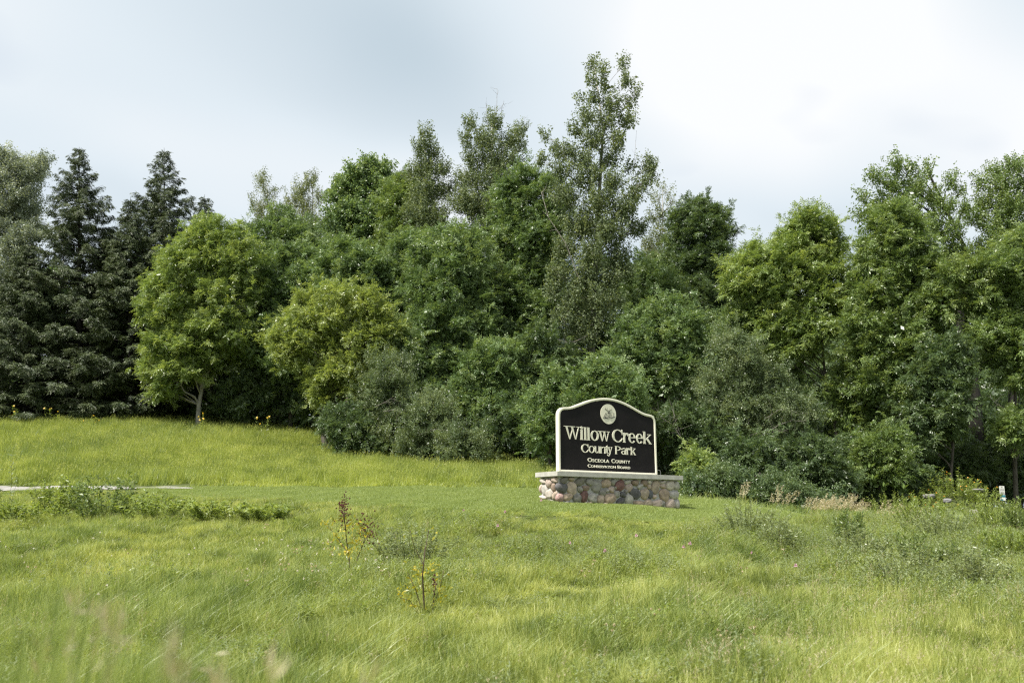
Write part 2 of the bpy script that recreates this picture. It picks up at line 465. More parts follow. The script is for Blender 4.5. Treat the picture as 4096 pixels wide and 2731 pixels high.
# ------------------------------------------------------------------ park sign
M['mortar'] = solid('grey_mortar', (0.36, 0.355, 0.34), (0.50, 0.49, 0.47), 18, 0.95, 0.012, bscale=60)
M['cap'] = solid('cast_concrete', (0.36, 0.35, 0.315), (0.50, 0.485, 0.44), 5, 0.85, 0.006, bscale=70)
M['black'] = solid('black_sign_paint', (0.010, 0.009, 0.009), (0.015, 0.013, 0.013), 3, 0.6, spec=0.12)
M['cream'] = solid('cream_sign_paint', (0.74, 0.71, 0.56), (0.80, 0.77, 0.62), 6, 0.45, spec=0.4)
M['ink'] = solid('dark_ink', (0.05, 0.05, 0.055), (0.09, 0.09, 0.09), 40, 0.7)
M['ink_mid'] = solid('mid_ink', (0.22, 0.215, 0.18), (0.42, 0.40, 0.33), 60, 0.7)
M['ink_light'] = solid('pale_ink', (0.40, 0.385, 0.31), (0.50, 0.48, 0.38), 60, 0.7)

def stone_material():
    m, n, l, out = new_mat('field_stone')
    oi = n.new('ShaderNodeObjectInfo'); t = n.new('ShaderNodeTexCoord')
    va = n.new('ShaderNodeVectorMath'); va.operation = 'ADD'
    sc = n.new('ShaderNodeVectorMath'); sc.operation = 'SCALE'; l.new(oi.outputs['Location'], sc.inputs[0]); sc.inputs['Scale'].default_value = 7.3
    l.new(t.outputs['Object'], va.inputs[0]); l.new(sc.outputs[0], va.inputs[1])
    nz = n.new('ShaderNodeTexNoise'); nz.inputs['Scale'].default_value = 1.6; nz.inputs['Detail'].default_value = 7; nz.inputs['Roughness'].default_value = 0.65
    nz.inputs['Distortion'].default_value = 0.6
    l.new(va.outputs[0], nz.inputs['Vector'])
    r = n.new('ShaderNodeValToRGB'); l.new(nz.outputs['Fac'], r.inputs[0])
    r.color_ramp.elements[0].position = 0.30; r.color_ramp.elements[0].color = (0.55, 0.53, 0.52, 1)
    r.color_ramp.elements[1].position = 0.72; r.color_ramp.elements[1].color = (1.35, 1.30, 1.25, 1)
    mg = n.new('ShaderNodeMix'); mg.data_type = 'RGBA'; mg.blend_type = 'MULTIPLY'; mg.inputs[0].default_value = 1.0
    l.new(oi.outputs['Color'], mg.inputs[6]); l.new(r.outputs[0], mg.inputs[7])
    b = n.new('ShaderNodeBsdfPrincipled'); b.inputs['Roughness'].default_value = 0.78; b.inputs['Specular IOR Level'].default_value = 0.3
    l.new(mg.outputs[2], b.inputs['Base Color'])
    bp = n.new('ShaderNodeBump'); bp.inputs['Distance'].default_value = 0.02; bp.inputs['Strength'].default_value = 0.8
    l.new(nz.outputs['Fac'], bp.inputs['Height']); l.new(bp.outputs[0], b.inputs['Normal'])
    l.new(b.outputs[0], out.inputs['Surface'])
    return m
M['stone'] = stone_material()

SZ = 0.898            # height of the cap's top above the sign's origin
park_sign = empty('park_sign', (SIGN_O[0], SIGN_O[1], SIGN_O[2] - SZ), SIGN_A)
tag(park_sign, 'black arched park sign with cream lettering on a fieldstone base', 'sign')
b = MB(); b.box((0.124, 0.124, -0.5), (4.21, 0.84, SZ - 0.12))
stone_base = b.build('stone_base', M['mortar'], park_sign)
tag(stone_base, 'rounded fieldstones set in grey mortar')

def dome(seed):
    r_ = random.Random(seed)
    n, rings = 14, 5
    ph = [r_.uniform(0, 6.28) for _ in range(4)]
    V = [(0, -1, 0)]; F_ = []
    sq = r_.uniform(2.2, 3.2)
    for k_ in range(1, rings + 1):
        a = (math.pi / 2) * k_ / rings
        rr, dd = math.sin(a) ** 0.82, math.cos(a) ** 0.75 if k_ < rings else -0.35
        for j in range(n):
            th = 2 * math.pi * j / n
            c_, s_ = math.cos(th), math.sin(th)
            q = (abs(c_) ** sq + abs(s_) ** sq) ** (-1 / sq)
            w_ = 1 + 0.09 * math.sin(2 * th + ph[0]) + 0.07 * math.sin(3 * th + ph[1]) + 0.04 * math.sin(5 * th + ph[2])
            V.append((rr * c_ * q * w_, -dd * (1 + 0.15 * math.sin(2 * th + ph[3]) * rr), rr * s_ * q * w_))
    for j in range(n):
        F_.append((0, 1 + (j + 1) % n, 1 + j))
    for k_ in range(rings - 1):
        for j in range(n):
            a0, a1 = 1 + k_ * n + j, 1 + k_ * n + (j + 1) % n
            F_.append((a0, a1, a1 + n, a0 + n))
    me = bpy.data.meshes.new('stone'); me.from_pydata(V, [], F_); me.update()
    bm = bmesh.new(); bm.from_mesh(me); bmesh.ops.recalc_face_normals(bm, faces=bm.faces); bm.to_mesh(me); bm.free()
    me.materials.append(M['stone'])
    me.polygons.foreach_set('use_smooth', np.ones(len(me.polygons), dtype=bool))
    return me
DOMES = [dome(i) for i in range(9)]
SC = {'tan': (0.40, 0.30, 0.205), 'lt': (0.47, 0.41, 0.345), 'gr': (0.255, 0.245, 0.215), 'ol': (0.20, 0.185, 0.145), 'dk': (0.095, 0.094, 0.102),
      'rd': (0.21, 0.085, 0.07), 'or': (0.38, 0.265, 0.17), 'br': (0.26, 0.175, 0.115), 'pk': (0.46, 0.34, 0.275), 'bl': (0.115, 0.125, 0.15), 'rp': (0.36, 0.20, 0.175), 'lg': (0.38, 0.36, 0.32)}
front = [(0.29,-0.217,0.117,0.076,'ol'),(0.52,-0.186,0.104,0.051,'tan'),(0.8,-0.235,0.164,0.102,'ol'),(1.1,-0.24,0.115,0.094,'gr'),(1.32,-0.338,0.157,0.172,'gr'),(1.65,-0.262,0.148,0.113,'or'),(1.88,-0.23,0.074,0.084,'gr'),(2.11,-0.313,0.151,0.141,'rd'),(2.38,-0.215,0.106,0.062,'lg'),(2.65,-0.222,0.115,0.08,'br'),(2.97,-0.223,0.097,0.09,'br'),(3.14,-0.198,0.073,0.05,'lt'),(3.37,-0.323,0.148,0.172,'tan'),(3.63,-0.19,0.095,0.046,'lt'),(3.64,-0.284,0.113,0.062,'pk'),(3.92,-0.269,0.165,0.119,'lt'),(4.15,-0.269,0.09,0.12,'lg'),(0.22,-0.403,0.15,0.126,'dk'),(0.53,-0.413,0.162,0.155,'tan'),(0.79,-0.434,0.083,0.071,'gr'),(0.98,-0.396,0.115,0.068,'br'),(1.53,-0.498,0.118,0.086,'gr'),(1.67,-0.452,0.057,0.052,'lg'),(1.82,-0.415,0.103,0.073,'pk'),(2.0,-0.528,0.097,0.096,'gr'),(2.42,-0.359,0.118,0.115,'pk'),(2.22,-0.539,0.098,0.07,'dk'),(2.64,-0.506,0.179,0.142,'dk'),(2.82,-0.316,0.108,0.062,'lg'),(2.98,-0.509,0.145,0.152,'tan'),(3.18,-0.524,0.073,0.126,'bl'),(3.14,-0.318,0.068,0.065,'tan'),(3.69,-0.534,0.195,0.154,'or'),(4.05,-0.528,0.166,0.11,'lg'),(3.32,-0.576,0.069,0.063,'pk'),(0.16,-0.647,0.11,0.1,'rp'),(0.4,-0.626,0.145,0.101,'or'),(0.69,-0.647,0.126,0.11,'gr'),(0.92,-0.61,0.11,0.144,'rd'),(1.19,-0.64,0.156,0.111,'lg'),(1.46,-0.671,0.113,0.112,'tan'),(1.77,-0.65,0.183,0.147,'or'),(2.13,-0.715,0.151,0.079,'dk'),(2.42,-0.659,0.13,0.15,'lg'),(2.76,-0.76,0.168,0.08,'or'),(3.09,-0.748,0.146,0.098,'tan'),(3.43,-0.754,0.197,0.108,'pk'),(3.9,-0.758,0.172,0.118,'pk'),(4.15,-0.764,0.09,0.119,'lg'),(1.08,-0.79,0.11,0.051,'tan'),
         (1.98,-0.36,0.05,0.05,'lg'),(2.31,-0.46,0.045,0.05,'gr'),(3.62,-0.75,0.07,0.09,'gr'),(1.6,-0.8,0.1,0.05,'tan'),(0.62,-0.8,0.12,0.05,'gr'),(0.9,-0.8,0.09,0.045,'lt'),(2.3,-0.86,0.12,0.05,'gr'),(2.0,-0.84,0.11,0.05,'tan'),(0.3,-0.79,0.14,0.06,'gr'),(3.05,-0.9,0.16,0.05,'gr'),(3.6,-0.91,0.16,0.05,'br'),(2.6,-0.88,0.12,0.05,'lt')]
side = [(0.74,-0.214,0.125,0.072,'lt'),(0.49,-0.275,0.11,0.119,'pk'),(0.25,-0.198,0.13,0.064,'pk'),(0.3,-0.391,0.091,0.109,'br'),(0.68,-0.43,0.12,0.14,'lg'),(0.47,-0.545,0.155,0.127,'lt'),(0.83,-0.40,0.054,0.1,'pk'),(0.74,-0.631,0.13,0.05,'lt'),(0.25,-0.60,0.1,0.09,'tan'),(0.5,-0.74,0.13,0.06,'gr')]
rs = random.Random(3)
def add_stone(i, loc, rot, sx, sz, c):
    o = bpy.data.objects.new('stone', DOMES[i % 9]); COL.objects.link(o); o.parent = stone_base
    o.location = loc; o.rotation_euler = rot; o.scale = (sx * 1.07, rs.uniform(0.06, 0.085), sz * 1.07)
    cc = SC[c]; f = rs.uniform(1.0, 1.3); g_ = sum(cc) / 3; o.color = tuple((0.6 * q + 0.4 * g_) * f for q in cc) + (1,)
for i, (s_, z_, rx, rz, c) in enumerate(front):
    add_stone(i + int(s_ * 10), (s_, 0.125, SZ + z_), (0, rs.uniform(-0.5, 0.5) if rx < 0.1 else rs.uniform(-0.35, 0.35), 0), min(rx, 0.19), rz, c)
for i, (t_, z_, rx, rz, c) in enumerate(side):
    add_stone(i + 3, (0.125, t_, SZ + z_), (0, rs.uniform(-0.3, 0.3), -math.pi / 2), rx, rz, c)
ks = list(SC)
for i in range(9):       # far end and back: same fieldstone
    add_stone(i, (4.205, 0.24 + 0.23 * (i % 3), SZ - 0.25 - 0.22 * (i // 3)), (0, rs.uniform(-1, 1), math.pi / 2), 0.11, 0.1, ks[(i * 5) % 12])

def bevel_box(name, lo, hi, w, mat, parent, seg=2):
    b_ = MB(); b_.box(lo, hi); o = b_.build(name, mat, parent)
    bm = bmesh.new(); bm.from_mesh(o.data)
    bmesh.ops.bevel(bm, geom=list(bm.edges), offset=w, segments=seg, affect='EDGES')
    bm.to_mesh(o.data); bm.free()
    return o
cap_o = bevel_box('cap_slab', (0, 0, SZ - 0.124), (4.32, 0.95, SZ), 0.008, M['cap'], park_sign)
tag(cap_o, 'weathered grey concrete cap slab')

half = [(0, 2.012), (0.15, 2.007), (0.3, 1.99), (0.45, 1.962), (0.6, 1.925), (0.75, 1.878), (0.9, 1.822), (1.05, 1.765), (1.2, 1.712), (1.3, 1.686), (1.4, 1.672), (1.5, 1.664), (1.57, 1.645), (1.63, 1.60), (1.668, 1.545), (1.685, 1.48), (1.69, 1.40), (1.69, 0.0)]
PCX = 2.022
outline = [(PCX - x, z) for x, z in half[::-1]] + [(PCX + x, z) for x, z in half[1:]]    # from bottom left, over the top, to bottom right
def inset(pts, d):
    n = len(pts); out = []
    for i in range(n):
        p0, p1, p2 = np.array(pts[i - 1]), np.array(pts[i]), np.array(pts[(i + 1) % n])
        e1 = (p1 - p0) / np.linalg.norm(p1 - p0); e2 = (p2 - p1) / np.linalg.norm(p2 - p1)
        n1 = np.array([e1[1], -e1[0]]); n2 = np.array([e2[1], -e2[0]])
        m_ = n1 + n2; m_ /= np.linalg.norm(m_)
        out.append(tuple(p1 + m_ * d / max(0.5, m_ @ n1)))
    return out
FACE = 0.395
board = MB(); board.prism([(x, z + SZ) for x, z in inset(outline, 0.03)], FACE, FACE + 0.075)
panel = board.build('panel', M['black'], park_sign, fix=True)
tag(panel, 'black arched sign board')
rings_ = [(0.0, FACE + 0.095), (0.0, FACE - 0.015), (0.008, FACE - 0.022), (0.03, FACE - 0.025), (0.058, FACE - 0.022), (0.064, FACE - 0.015), (0.065, FACE + 0.004)]
V, F_ = [], []
n_o = len(outline)
for d_, y_ in rings_:
    V += [(x, y_, z + SZ) for x, z in inset(outline, d_)]
for r_ in range(len(rings_) - 1):
    for j in range(n_o):
        j2 = (j + 1) % n_o
        F_.append((r_ * n_o + j, r_ * n_o + j2, (r_ + 1) * n_o + j2, (r_ + 1) * n_o + j))
fb = MB(); fb.add(V, F_)
frame = fb.build('frame', M['cream'], panel, fix=True)
tag(frame, 'raised cream border following the arched edge')
# back ring of the border
bk = MB()
o1, o2 = outline, inset(outline, 0.09)
bk.add([(x, FACE + 0.095, z + SZ) for x, z in o1] + [(x, FACE + 0.095, z + SZ) for x, z in o2], [(j, (j + 1) % n_o, (j + 1) % n_o + n_o, j + n_o) for j in range(n_o)])
bk.build('frame', M['cream'], panel)

# ---- lettering
class Ink:
    def __init__(s, y=FACE - 0.012): s.b = MB(); s.y = y; s.k = 0
    def poly(s, pts):
        s.k += 1
        s.b.prism([(x, z + SZ) for x, z in pts], s.y - 0.00025 * (s.k % 9), FACE + 0.002)
    def rect(s, x0, z0, x1, z1): s.poly([(x0, z0), (x1, z0), (x1, z1), (x0, z1)])
    def line(s, a, b, w):
        a, b = np.array(a), np.array(b); d = b - a; d /= np.linalg.norm(d); n = np.array([-d[1], d[0]]) * w / 2
        s.poly([a - n, b - n, b + n, a + n])
    def arc(s, cx, cz, rx, rz, irx, irz, a0, a1, n=22, ox=0.0):
        for i in range(n):
            t0 = math.radians(a0 + (a1 - a0) * i / n); t1 = math.radians(a0 + (a1 - a0) * (i + 1) / n + 0.4)
            s.poly([(cx + rx * math.cos(t0), cz + rz * math.sin(t0)), (cx + rx * math.cos(t1), cz + rz * math.sin(t1)),
                    (cx + ox + irx * math.cos(t1), cz + irz * math.sin(t1)), (cx + ox + irx * math.cos(t0), cz + irz * math.sin(t0))])

def glyph(I, ch, x0, x1, base, H, xh, T):
    w = x1 - x0; t = T * 0.33; sh = T * 0.26; sv = T * 0.24
    def stem(x, z0, z1, bot=True, top=True, left_only=False):
        I.rect(x, z0, x + T, z1)
        if bot: I.rect(x - sv, z0, x + T + sv, z0 + sh)
        if top: I.poly([(x - sv * 1.1, z1 - sh), (x + 0.5 * T, z1 - sh * 1.6), (x + T * (1.0 if left_only else 1.0) + (0 if left_only else sv), z1 - sh * 0.6), (x + T + (0 if left_only else sv), z1), (x - sv * 1.1, z1)])
    if ch in 'Ww':
        h = H if ch == 'W' else xh
        X = lambda f: x0 + w * f
        zt, zb = base + h, base
        k = T / w
        I.poly([(X(.08), zt), (X(.08 + k * 1.05), zt), (X(.385), zb), (X(.335), zb)])
        I.poly([(X(.335), zb), (X(.385), zb), (X(.595), zt), (X(.545), zt)])
        I.poly([(X(.42), zt), (X(.42 + k * 1.05), zt), (X(.745), zb), (X(.695), zb)])
        I.poly([(X(.695), zb), (X(.745), zb), (X(.945), zt), (X(.885), zt)])
        I.rect(X(0), zt - sh, X(.36), zt); I.rect(X(.36), zt - sh, X(.70), zt); I.rect(X(.80), zt - sh, X(1), zt)
    elif ch == 'i':
        stem(x0 + w / 2 - T / 2, base, base + xh, left_only=True)
        I.arc(x0 + w / 2, base + H * .93, T * .62, T * .62, 0.0005, 0.0005, 0, 360, 14)
    elif ch == 'l':
        stem(x0 + w / 2 - T / 2, base, base + H, left_only=True)
    elif ch == 'o':
        I.arc(x0 + w / 2, base + xh / 2, w / 2, xh / 2 + .003, w / 2 - T * .98, xh / 2 - t, 0, 360, 30)
    elif ch == 'C':
        I.arc(x0 + w * .54, base + H / 2, w * .54, H / 2 + .004, w * .54 - T * 1.05, H / 2 - t, 48, 318, 30, ox=.004)
        I.rect(x1 - t * 1.2, base + H * .60, x1, base + H + .004)
        I.poly([(x1 - T * 1.3, base + H * .90), (x1 - t, base + H * .68), (x1, base + H * .68), (x1 - t, base + H * .98)])
        I.poly([(x1 - T * 1.25, base + H * .07), (x1 - .01, base + H * .22), (x1 + .004, base + H * .30), (x1 - t, base + H * .34), (x1 - T * .9, base + H * .15)])
    elif ch == 'e':
        I.arc(x0 + w / 2, base + xh / 2, w / 2, xh / 2 + .003, w / 2 - T * .98, xh / 2 - t, 8, 325, 28)
        I.rect(x0 + T * .8, base + xh * .50, x1 - T * .1, base + xh * .50 + t)
        I.rect(x1 - T, base + xh * .50, x1 - .002, base + xh * .60)
    elif ch == 'r':
        stem(x0 + sv, base, base + xh, left_only=True)
        I.arc(x0 + sv + T + w * .30, base + xh * .60, w * .34, xh * .40, w * .34 - t * .9, xh * .40 - T * .75, 60, 170, 12)
        I.arc(x1 - T * .45, base + xh * .82, T * .45, T * .62, 0.0005, 0.0005, 0, 360, 12)
    elif ch == 'k':
        stem(x0 + sv, base, base + H * 1.0, left_only=True)
        xs = x0 + sv + T
        I.line((xs - .004, base + xh * .40), (x1 - T * .5, base + xh - sh * .5), t * 1.1)
        I.poly([(xs + w * .04, base + xh * .52), (xs + w * .04 + T * .95, base + xh * .66), (x1, base), (x1 - T * 1.1, base)])
        I.rect(x1 - w * .48, base + xh - sh, x1 - .006, base + xh)
        I.rect(x1 - T * 1.45, base, x1 + sv * .6, base + sh)
    elif ch in 'un':
        xa, xb = x0 + sv, x1 - sv - T
        if ch == 'n':
            stem(xa, base, base + xh, left_only=True); stem(xb, base, base + xh * .72, top=False)
            I.arc((xa + T + xb + T) / 2, base + xh * .70, (xb - xa) / 2, xh * .30, (xb - xa) / 2 - T * .97, xh * .30 - t * 1.3, 0, 165, 14)
        else:
            I.rect(xa, base + xh * .3, xa + T, base + xh); I.rect(xa - sv, base + xh - sh, xa + T, base + xh)
            stem(xb, base, base + xh, left_only=True)
            I.arc((xa + xb) / 2, base + xh * .30, (xb - xa) / 2, xh * .30, (xb - xa) / 2 - T * .97, xh * .30 - t * 1.3, 180, 345, 14)
    elif ch == 't':
        xa = x0 + w * .30
        I.poly([(xa, base + xh * .2), (xa + T, base + xh * .2), (xa + T, base + H), (xa + T * .75, base + H), (xa, base + xh + sh)])
        I.rect(x0, base + xh - sh * 1.3, x1 - .004, base + xh)
        I.arc(xa + T * .5 + w * .25, base + xh * .22, w * .42, xh * .22, w * .42 - T * .8, xh * .22 - t, 180, 320, 10)
    elif ch == 'y':
        dz = H * .30
        I.poly([(x0 + w * .10, base + xh), (x0 + w * .10 + T * 1.1, base + xh), (x0 + w * .62, base), (x0 + w * .50, base)])
        I.line((x0 + w * .86, base + xh), (x0 + w * .38, base - dz * .72), t * 1.3)
        I.rect(x0, base + xh - sh, x0 + w * .52, base + xh); I.rect(x0 + w * .68, base + xh - sh, x1, base + xh)
        I.arc(x0 + w * .22, base - dz * .68, w * .2, dz * .34, w * .2 - t, dz * .34 - t, 180, 350, 10)
        I.arc(x0 + w * .08, base - dz * .55, T * .45, T * .5, .0005, .0005, 0, 360, 10)
    elif ch == 'P':
        stem(x0 + sv, base, base + H)
        cx = x0 + sv + T
        I.arc(cx, base + H * .72, x1 - cx, H * .28, x1 - cx - T * .95, H * .28 - t, -90, 90, 18)
        I.rect(cx - .01, base + H - t, cx + .012, base + H); I.rect(cx - .01, base + H * .44, cx + .012, base + H * .44 + t)
    elif ch == 'a':
        xb = x1 - sv - T
        I.rect(xb, base, xb + T, base + xh * .72); I.rect(xb, base, x1 + sv * .4, base + sh)
        I.arc(xb + T - w * .36, base + xh * .70, w * .36, xh * .30, w * .36 - T * .9, xh * .30 - t, 0, 155, 12)
        I.arc((x0 + xb) / 2 + T * .25, base + xh * .28, (xb - x0) / 2 + T * .25, xh * .29, (xb - x0) / 2 - T * .6, xh * .29 - t * 1.2, 0, 360, 20)
        I.arc(x0 + T * .55, base + xh * .78, T * .45, T * .42, .0005, .0005, 0, 360, 10)

def word(letters, base, H, xh, T, label):
    I = Ink()
    for ch, a_, b_ in letters: glyph(I, ch, a_, b_, base, H, xh, T)
    o = I.b.build('lettering', M['cream'], panel, fix=True); tag(o, label)
word([('W', .517, 1.044), ('i', 1.049, 1.145), ('l', 1.16, 1.268), ('l', 1.271, 1.38), ('o', 1.394, 1.67), ('w', 1.643, 2.049)], 0.853, 0.335, 0.264, 0.064, 'raised cream word Willow')
word([('C', 2.131, 2.494), ('r', 2.505, 2.714), ('e', 2.705, 2.96), ('e', 2.979, 3.227), ('k', 3.237, 3.537)], 0.853, 0.335, 0.264, 0.064, 'raised cream word Creek')
word([('C', 1.076, 1.312), ('o', 1.322, 1.523), ('u', 1.52, 1.716), ('n', 1.702, 1.904), ('t', 1.885, 1.995), ('y', 1.955, 2.134)], 0.531, 0.215, 0.178, 0.043, 'raised cream word County')
word([('P', 2.226, 2.425), ('a', 2.439, 2.615), ('r', 2.618, 2.76), ('k', 2.768, 2.952)], 0.531, 0.215, 0.178, 0.043, 'raised cream word Park')

def caps_line(text, x0, x1, base, cap_h, small, label):
    cu = bpy.data.curves.new('lettering', 'FONT')
    cu.body = text; cu.size = 1.0; cu.small_caps_scale = small; cu.offset = 0.012; cu.extrude = 0.02; cu.space_character = 1.06
    for i, c in enumerate(text):
        if c.islower(): cu.body_format[i].use_small_caps = True
    to = bpy.data.objects.new('tmp_text', cu); COL.objects.link(to)
    bpy.context.view_layer.update()
    dg = bpy.context.evaluated_depsgraph_get()
    me = bpy.data.meshes.new_from_object(to.evaluated_get(dg))
    bpy.data.objects.remove(to); bpy.data.curves.remove(cu)
    co = np.empty(len(me.vertices) * 3, dtype=np.float32); me.vertices.foreach_get('co', co); co = co.reshape(-1, 3)
    lo, hi = co.min(0), co.max(0)
    nx_ = x0 + (co[:, 0] - lo[0]) / (hi[0] - lo[0]) * (x1 - x0)
    nz_ = base + (co[:, 1] - lo[1]) / (hi[1] - lo[1]) * cap_h + SZ
    ny_ = np.where(co[:, 2] > 0, FACE - 0.01, FACE + 0.002)
    me.vertices.foreach_set('co', np.c_[nx_, ny_, nz_].astype(np.float32).ravel()); me.update()
    me.materials.clear()
    o = link('lettering', me, panel, M['cream']); tag(o, label)
caps_line('Osceola', 1.286, 2.012, 0.292, 0.106, 0.78, 'small cream capitals Osceola')
caps_line('County', 2.092, 2.742, 0.292, 0.106, 0.78, 'small cream capitals County')
caps_line('Conservation', 1.286, 2.235, 0.150, 0.083, 0.77, 'small cream capitals Conservation')
caps_line('Board', 2.300, 2.741, 0.150, 0.083, 0.77, 'small cream capitals Board')

ECX, ECZ, ER = 2.014, 1.585, 0.268
disc = MB()
disc.prism([(ECX + ER * math.cos(2 * math.pi * i / 40), ECZ + SZ + ER * math.sin(2 * math.pi * i / 40)) for i in range(40)], FACE - 0.012, FACE + 0.002)
emb = disc.build('emblem', M['cream'], panel, fix=True)
tag(emb, 'round cream emblem with a drawing of a resting deer')
def epx(x, y): return (ECX + (x - 870) / 385 * ER, ECZ - (y - 790 - (x - 870) * 0.06) / 485 * ER)
def marks(name, polys, lines, mat, y):
    I = Ink(y)
    for pl in polys: I.poly([epx(*q) for q in pl])
    for pts, w_ in lines:
        for q0, q1 in zip(pts, pts[1:]): I.line(epx(*q0), epx(*q1), w_)
    o = I.b.build(name, mat, panel, fix=True); o['kind'] = 'stuff'
    return o
marks('deer_shading', [[(700, 740), (770, 735), (800, 800), (850, 835), (900, 790), (950, 750), (1030, 830), (1045, 930), (950, 1000), (870, 1060), (760, 1025), (650, 1010), (600, 985), (612, 900), (660, 830)],
                      [(1075, 910), (1095, 730), (1150, 700), (1135, 910)], [(930, 720), (1000, 700), (1020, 800), (960, 800)]],
      [([(735, 560), (730, 440)], .010), ([(790, 590), (797, 440)], .010), ([(850, 620), (846, 530)], .009), ([(915, 620), (908, 530)], .009), ([(1003, 600), (1022, 460)], .010), ([(960, 610), (958, 530)], .009)], M['ink_light'], FACE - 0.0150)
marks('deer_drawing', [[(828, 640), (938, 640), (922, 700), (932, 745), (897, 785), (850, 780), (826, 740), (842, 700)], [(695, 735), (770, 740), (780, 790), (715, 790)], [(610, 900), (665, 830), (690, 850), (640, 930)], [(820, 880), (900, 860), (890, 960), (830, 960)], [(1000, 830), (1035, 820), (1040, 900), (1010, 890)]],
      [([(840, 640), (770, 595), (705, 545), (712, 520)], .013), ([(920, 640), (985, 615), (1025, 585), (1020, 560)], .013)], M['ink_mid'], FACE - 0.0180)
marks('deer_outline', [[(680, 915), (712, 930), (735, 968), (822, 972), (800, 1008), (750, 1018), (690, 990)], [(920, 1003), (1050, 945), (1130, 930), (1212, 888), (1140, 958), (1050, 985)], [(828, 722), (930, 728), (915, 762), (840, 758)], [(835, 640), (930, 640), (920, 668), (845, 668)]],
      [([(605, 985), (655, 1008), (700, 1000)], .010), ([(900, 935), (950, 935)], .010), ([(700, 545), (760, 590), (835, 625)], .008), ([(930, 625), (1025, 588)], .008)], M['ink'], FACE - 0.0210)
hook = MB()
pts = [(3.93 + 0.06 * math.cos(a_), 0.55, SZ + 0.12 + 0.05 * math.sin(a_)) for a_ in np.linspace(0, math.pi, 8)]
hook.tube([(3.99, 0.55, SZ - 0.01)] + pts + [(3.87, 0.55, SZ + 0.08)], [0.008] * 10, 6)
hook.build('metal_hook', solid('dull_steel', (0.2, 0.2, 0.19), (0.35, 0.34, 0.32), 20, 0.5), park_sign)

# ------------------------------------------------------------------ small rules sign at the right edge
fp = footing(4017, 37.0)
rules = empty('rules_sign', fp)
tag(rules, 'small white and teal notice on a dark post at the right edge', 'sign')
p1, p2 = at(4017, 1943, 37.0), at(4017, 1976, 37.0); p3, p4 = at(4017, 1978, 37.0), at(4017, 2001, 37.0)
pw = size(20, 37.0) / 2
b = MB(); b.tube([(0, 0.03, -0.4), (0, 0.03, p1[2] - fp[2] + 0.03)], [0.045, 0.045], 8); b.build('post', M['shade_dark_bark'], rules)
M['white_plate'] = solid('white_plate', (0.60, 0.60, 0.56), (0.68, 0.68, 0.63), 6, 0.5)
M['teal'] = solid('teal_plate', (0.02, 0.16, 0.22), (0.03, 0.20, 0.26), 6, 0.5)
b = MB(); b.box((-pw, -0.025, p2[2] - fp[2]), (pw, -0.018, p1[2] - fp[2])); plate = b.build('white_plate', M['white_plate'], rules)
I = MB(); h_ = p1[2] - p2[2]; z0_ = p2[2] - fp[2]
rr = random.Random(4)
for k_, (wd, hh) in enumerate([(.35, .10), (.8, .075), (.78, .075), (.72, .075), (.8, .10)]):
    zc = z0_ + h_ * (0.86 - 0.185 * k_); x_ = -pw * wd
    while x_ < pw * wd - 0.01:
        w_ = rr.uniform(0.012, 0.026); I.box((x_, -0.029, zc - h_ * hh / 2), (min(x_ + w_, pw * wd), -0.0262, zc + h_ * hh / 2)); x_ += w_ + 0.009
I.build('print', M['ink'], plate)['kind'] = 'stuff'
b = MB(); b.box((-pw * 1.06, -0.025, p4[2] - fp[2]), (pw * 1.06, -0.018, p3[2] - fp[2])); tp_ = b.build('teal_plate', M['white_plate'], rules)
b = MB(); b.box((-pw * 1.0, -0.029, p4[2] - fp[2] + 0.13), (pw * 1.0, -0.0262, p3[2] - fp[2] - 0.01)); b.build('teal_band', M['teal'], tp_)
b = MB(); b.box((-pw * 0.9, -0.029, p4[2] - fp[2] + 0.01), (pw * 0.1, -0.0262, p4[2] - fp[2] + 0.06)); b.build('teal_mark', M['teal'], tp_)
#PART3
# ------------------------------------------------------------------ trees
KW = 4096.0 / 2352.0
N_LEAVES = [0]

def unit(a):
    return a / (np.linalg.norm(a, axis=-1, keepdims=True) + 1e-9)

def leaf_quads(base, d, nrm, L, W, fold=0.12):
    """rhombic leaves: base point, direction, approximate normal"""
    w = unit(np.cross(d, nrm))
    nn = np.cross(w, d)
    L = np.asarray(L).reshape(-1, 1) * np.ones((len(base), 1)); W = np.asarray(W).reshape(-1, 1) * np.ones((len(base), 1))
    mid = base + d * L * 0.45 + nn * W * fold
    V = np.stack([base, mid + w * W * 0.5, base + d * L - nn * L * 0.08, mid - w * W * 0.5], 1)
    return V

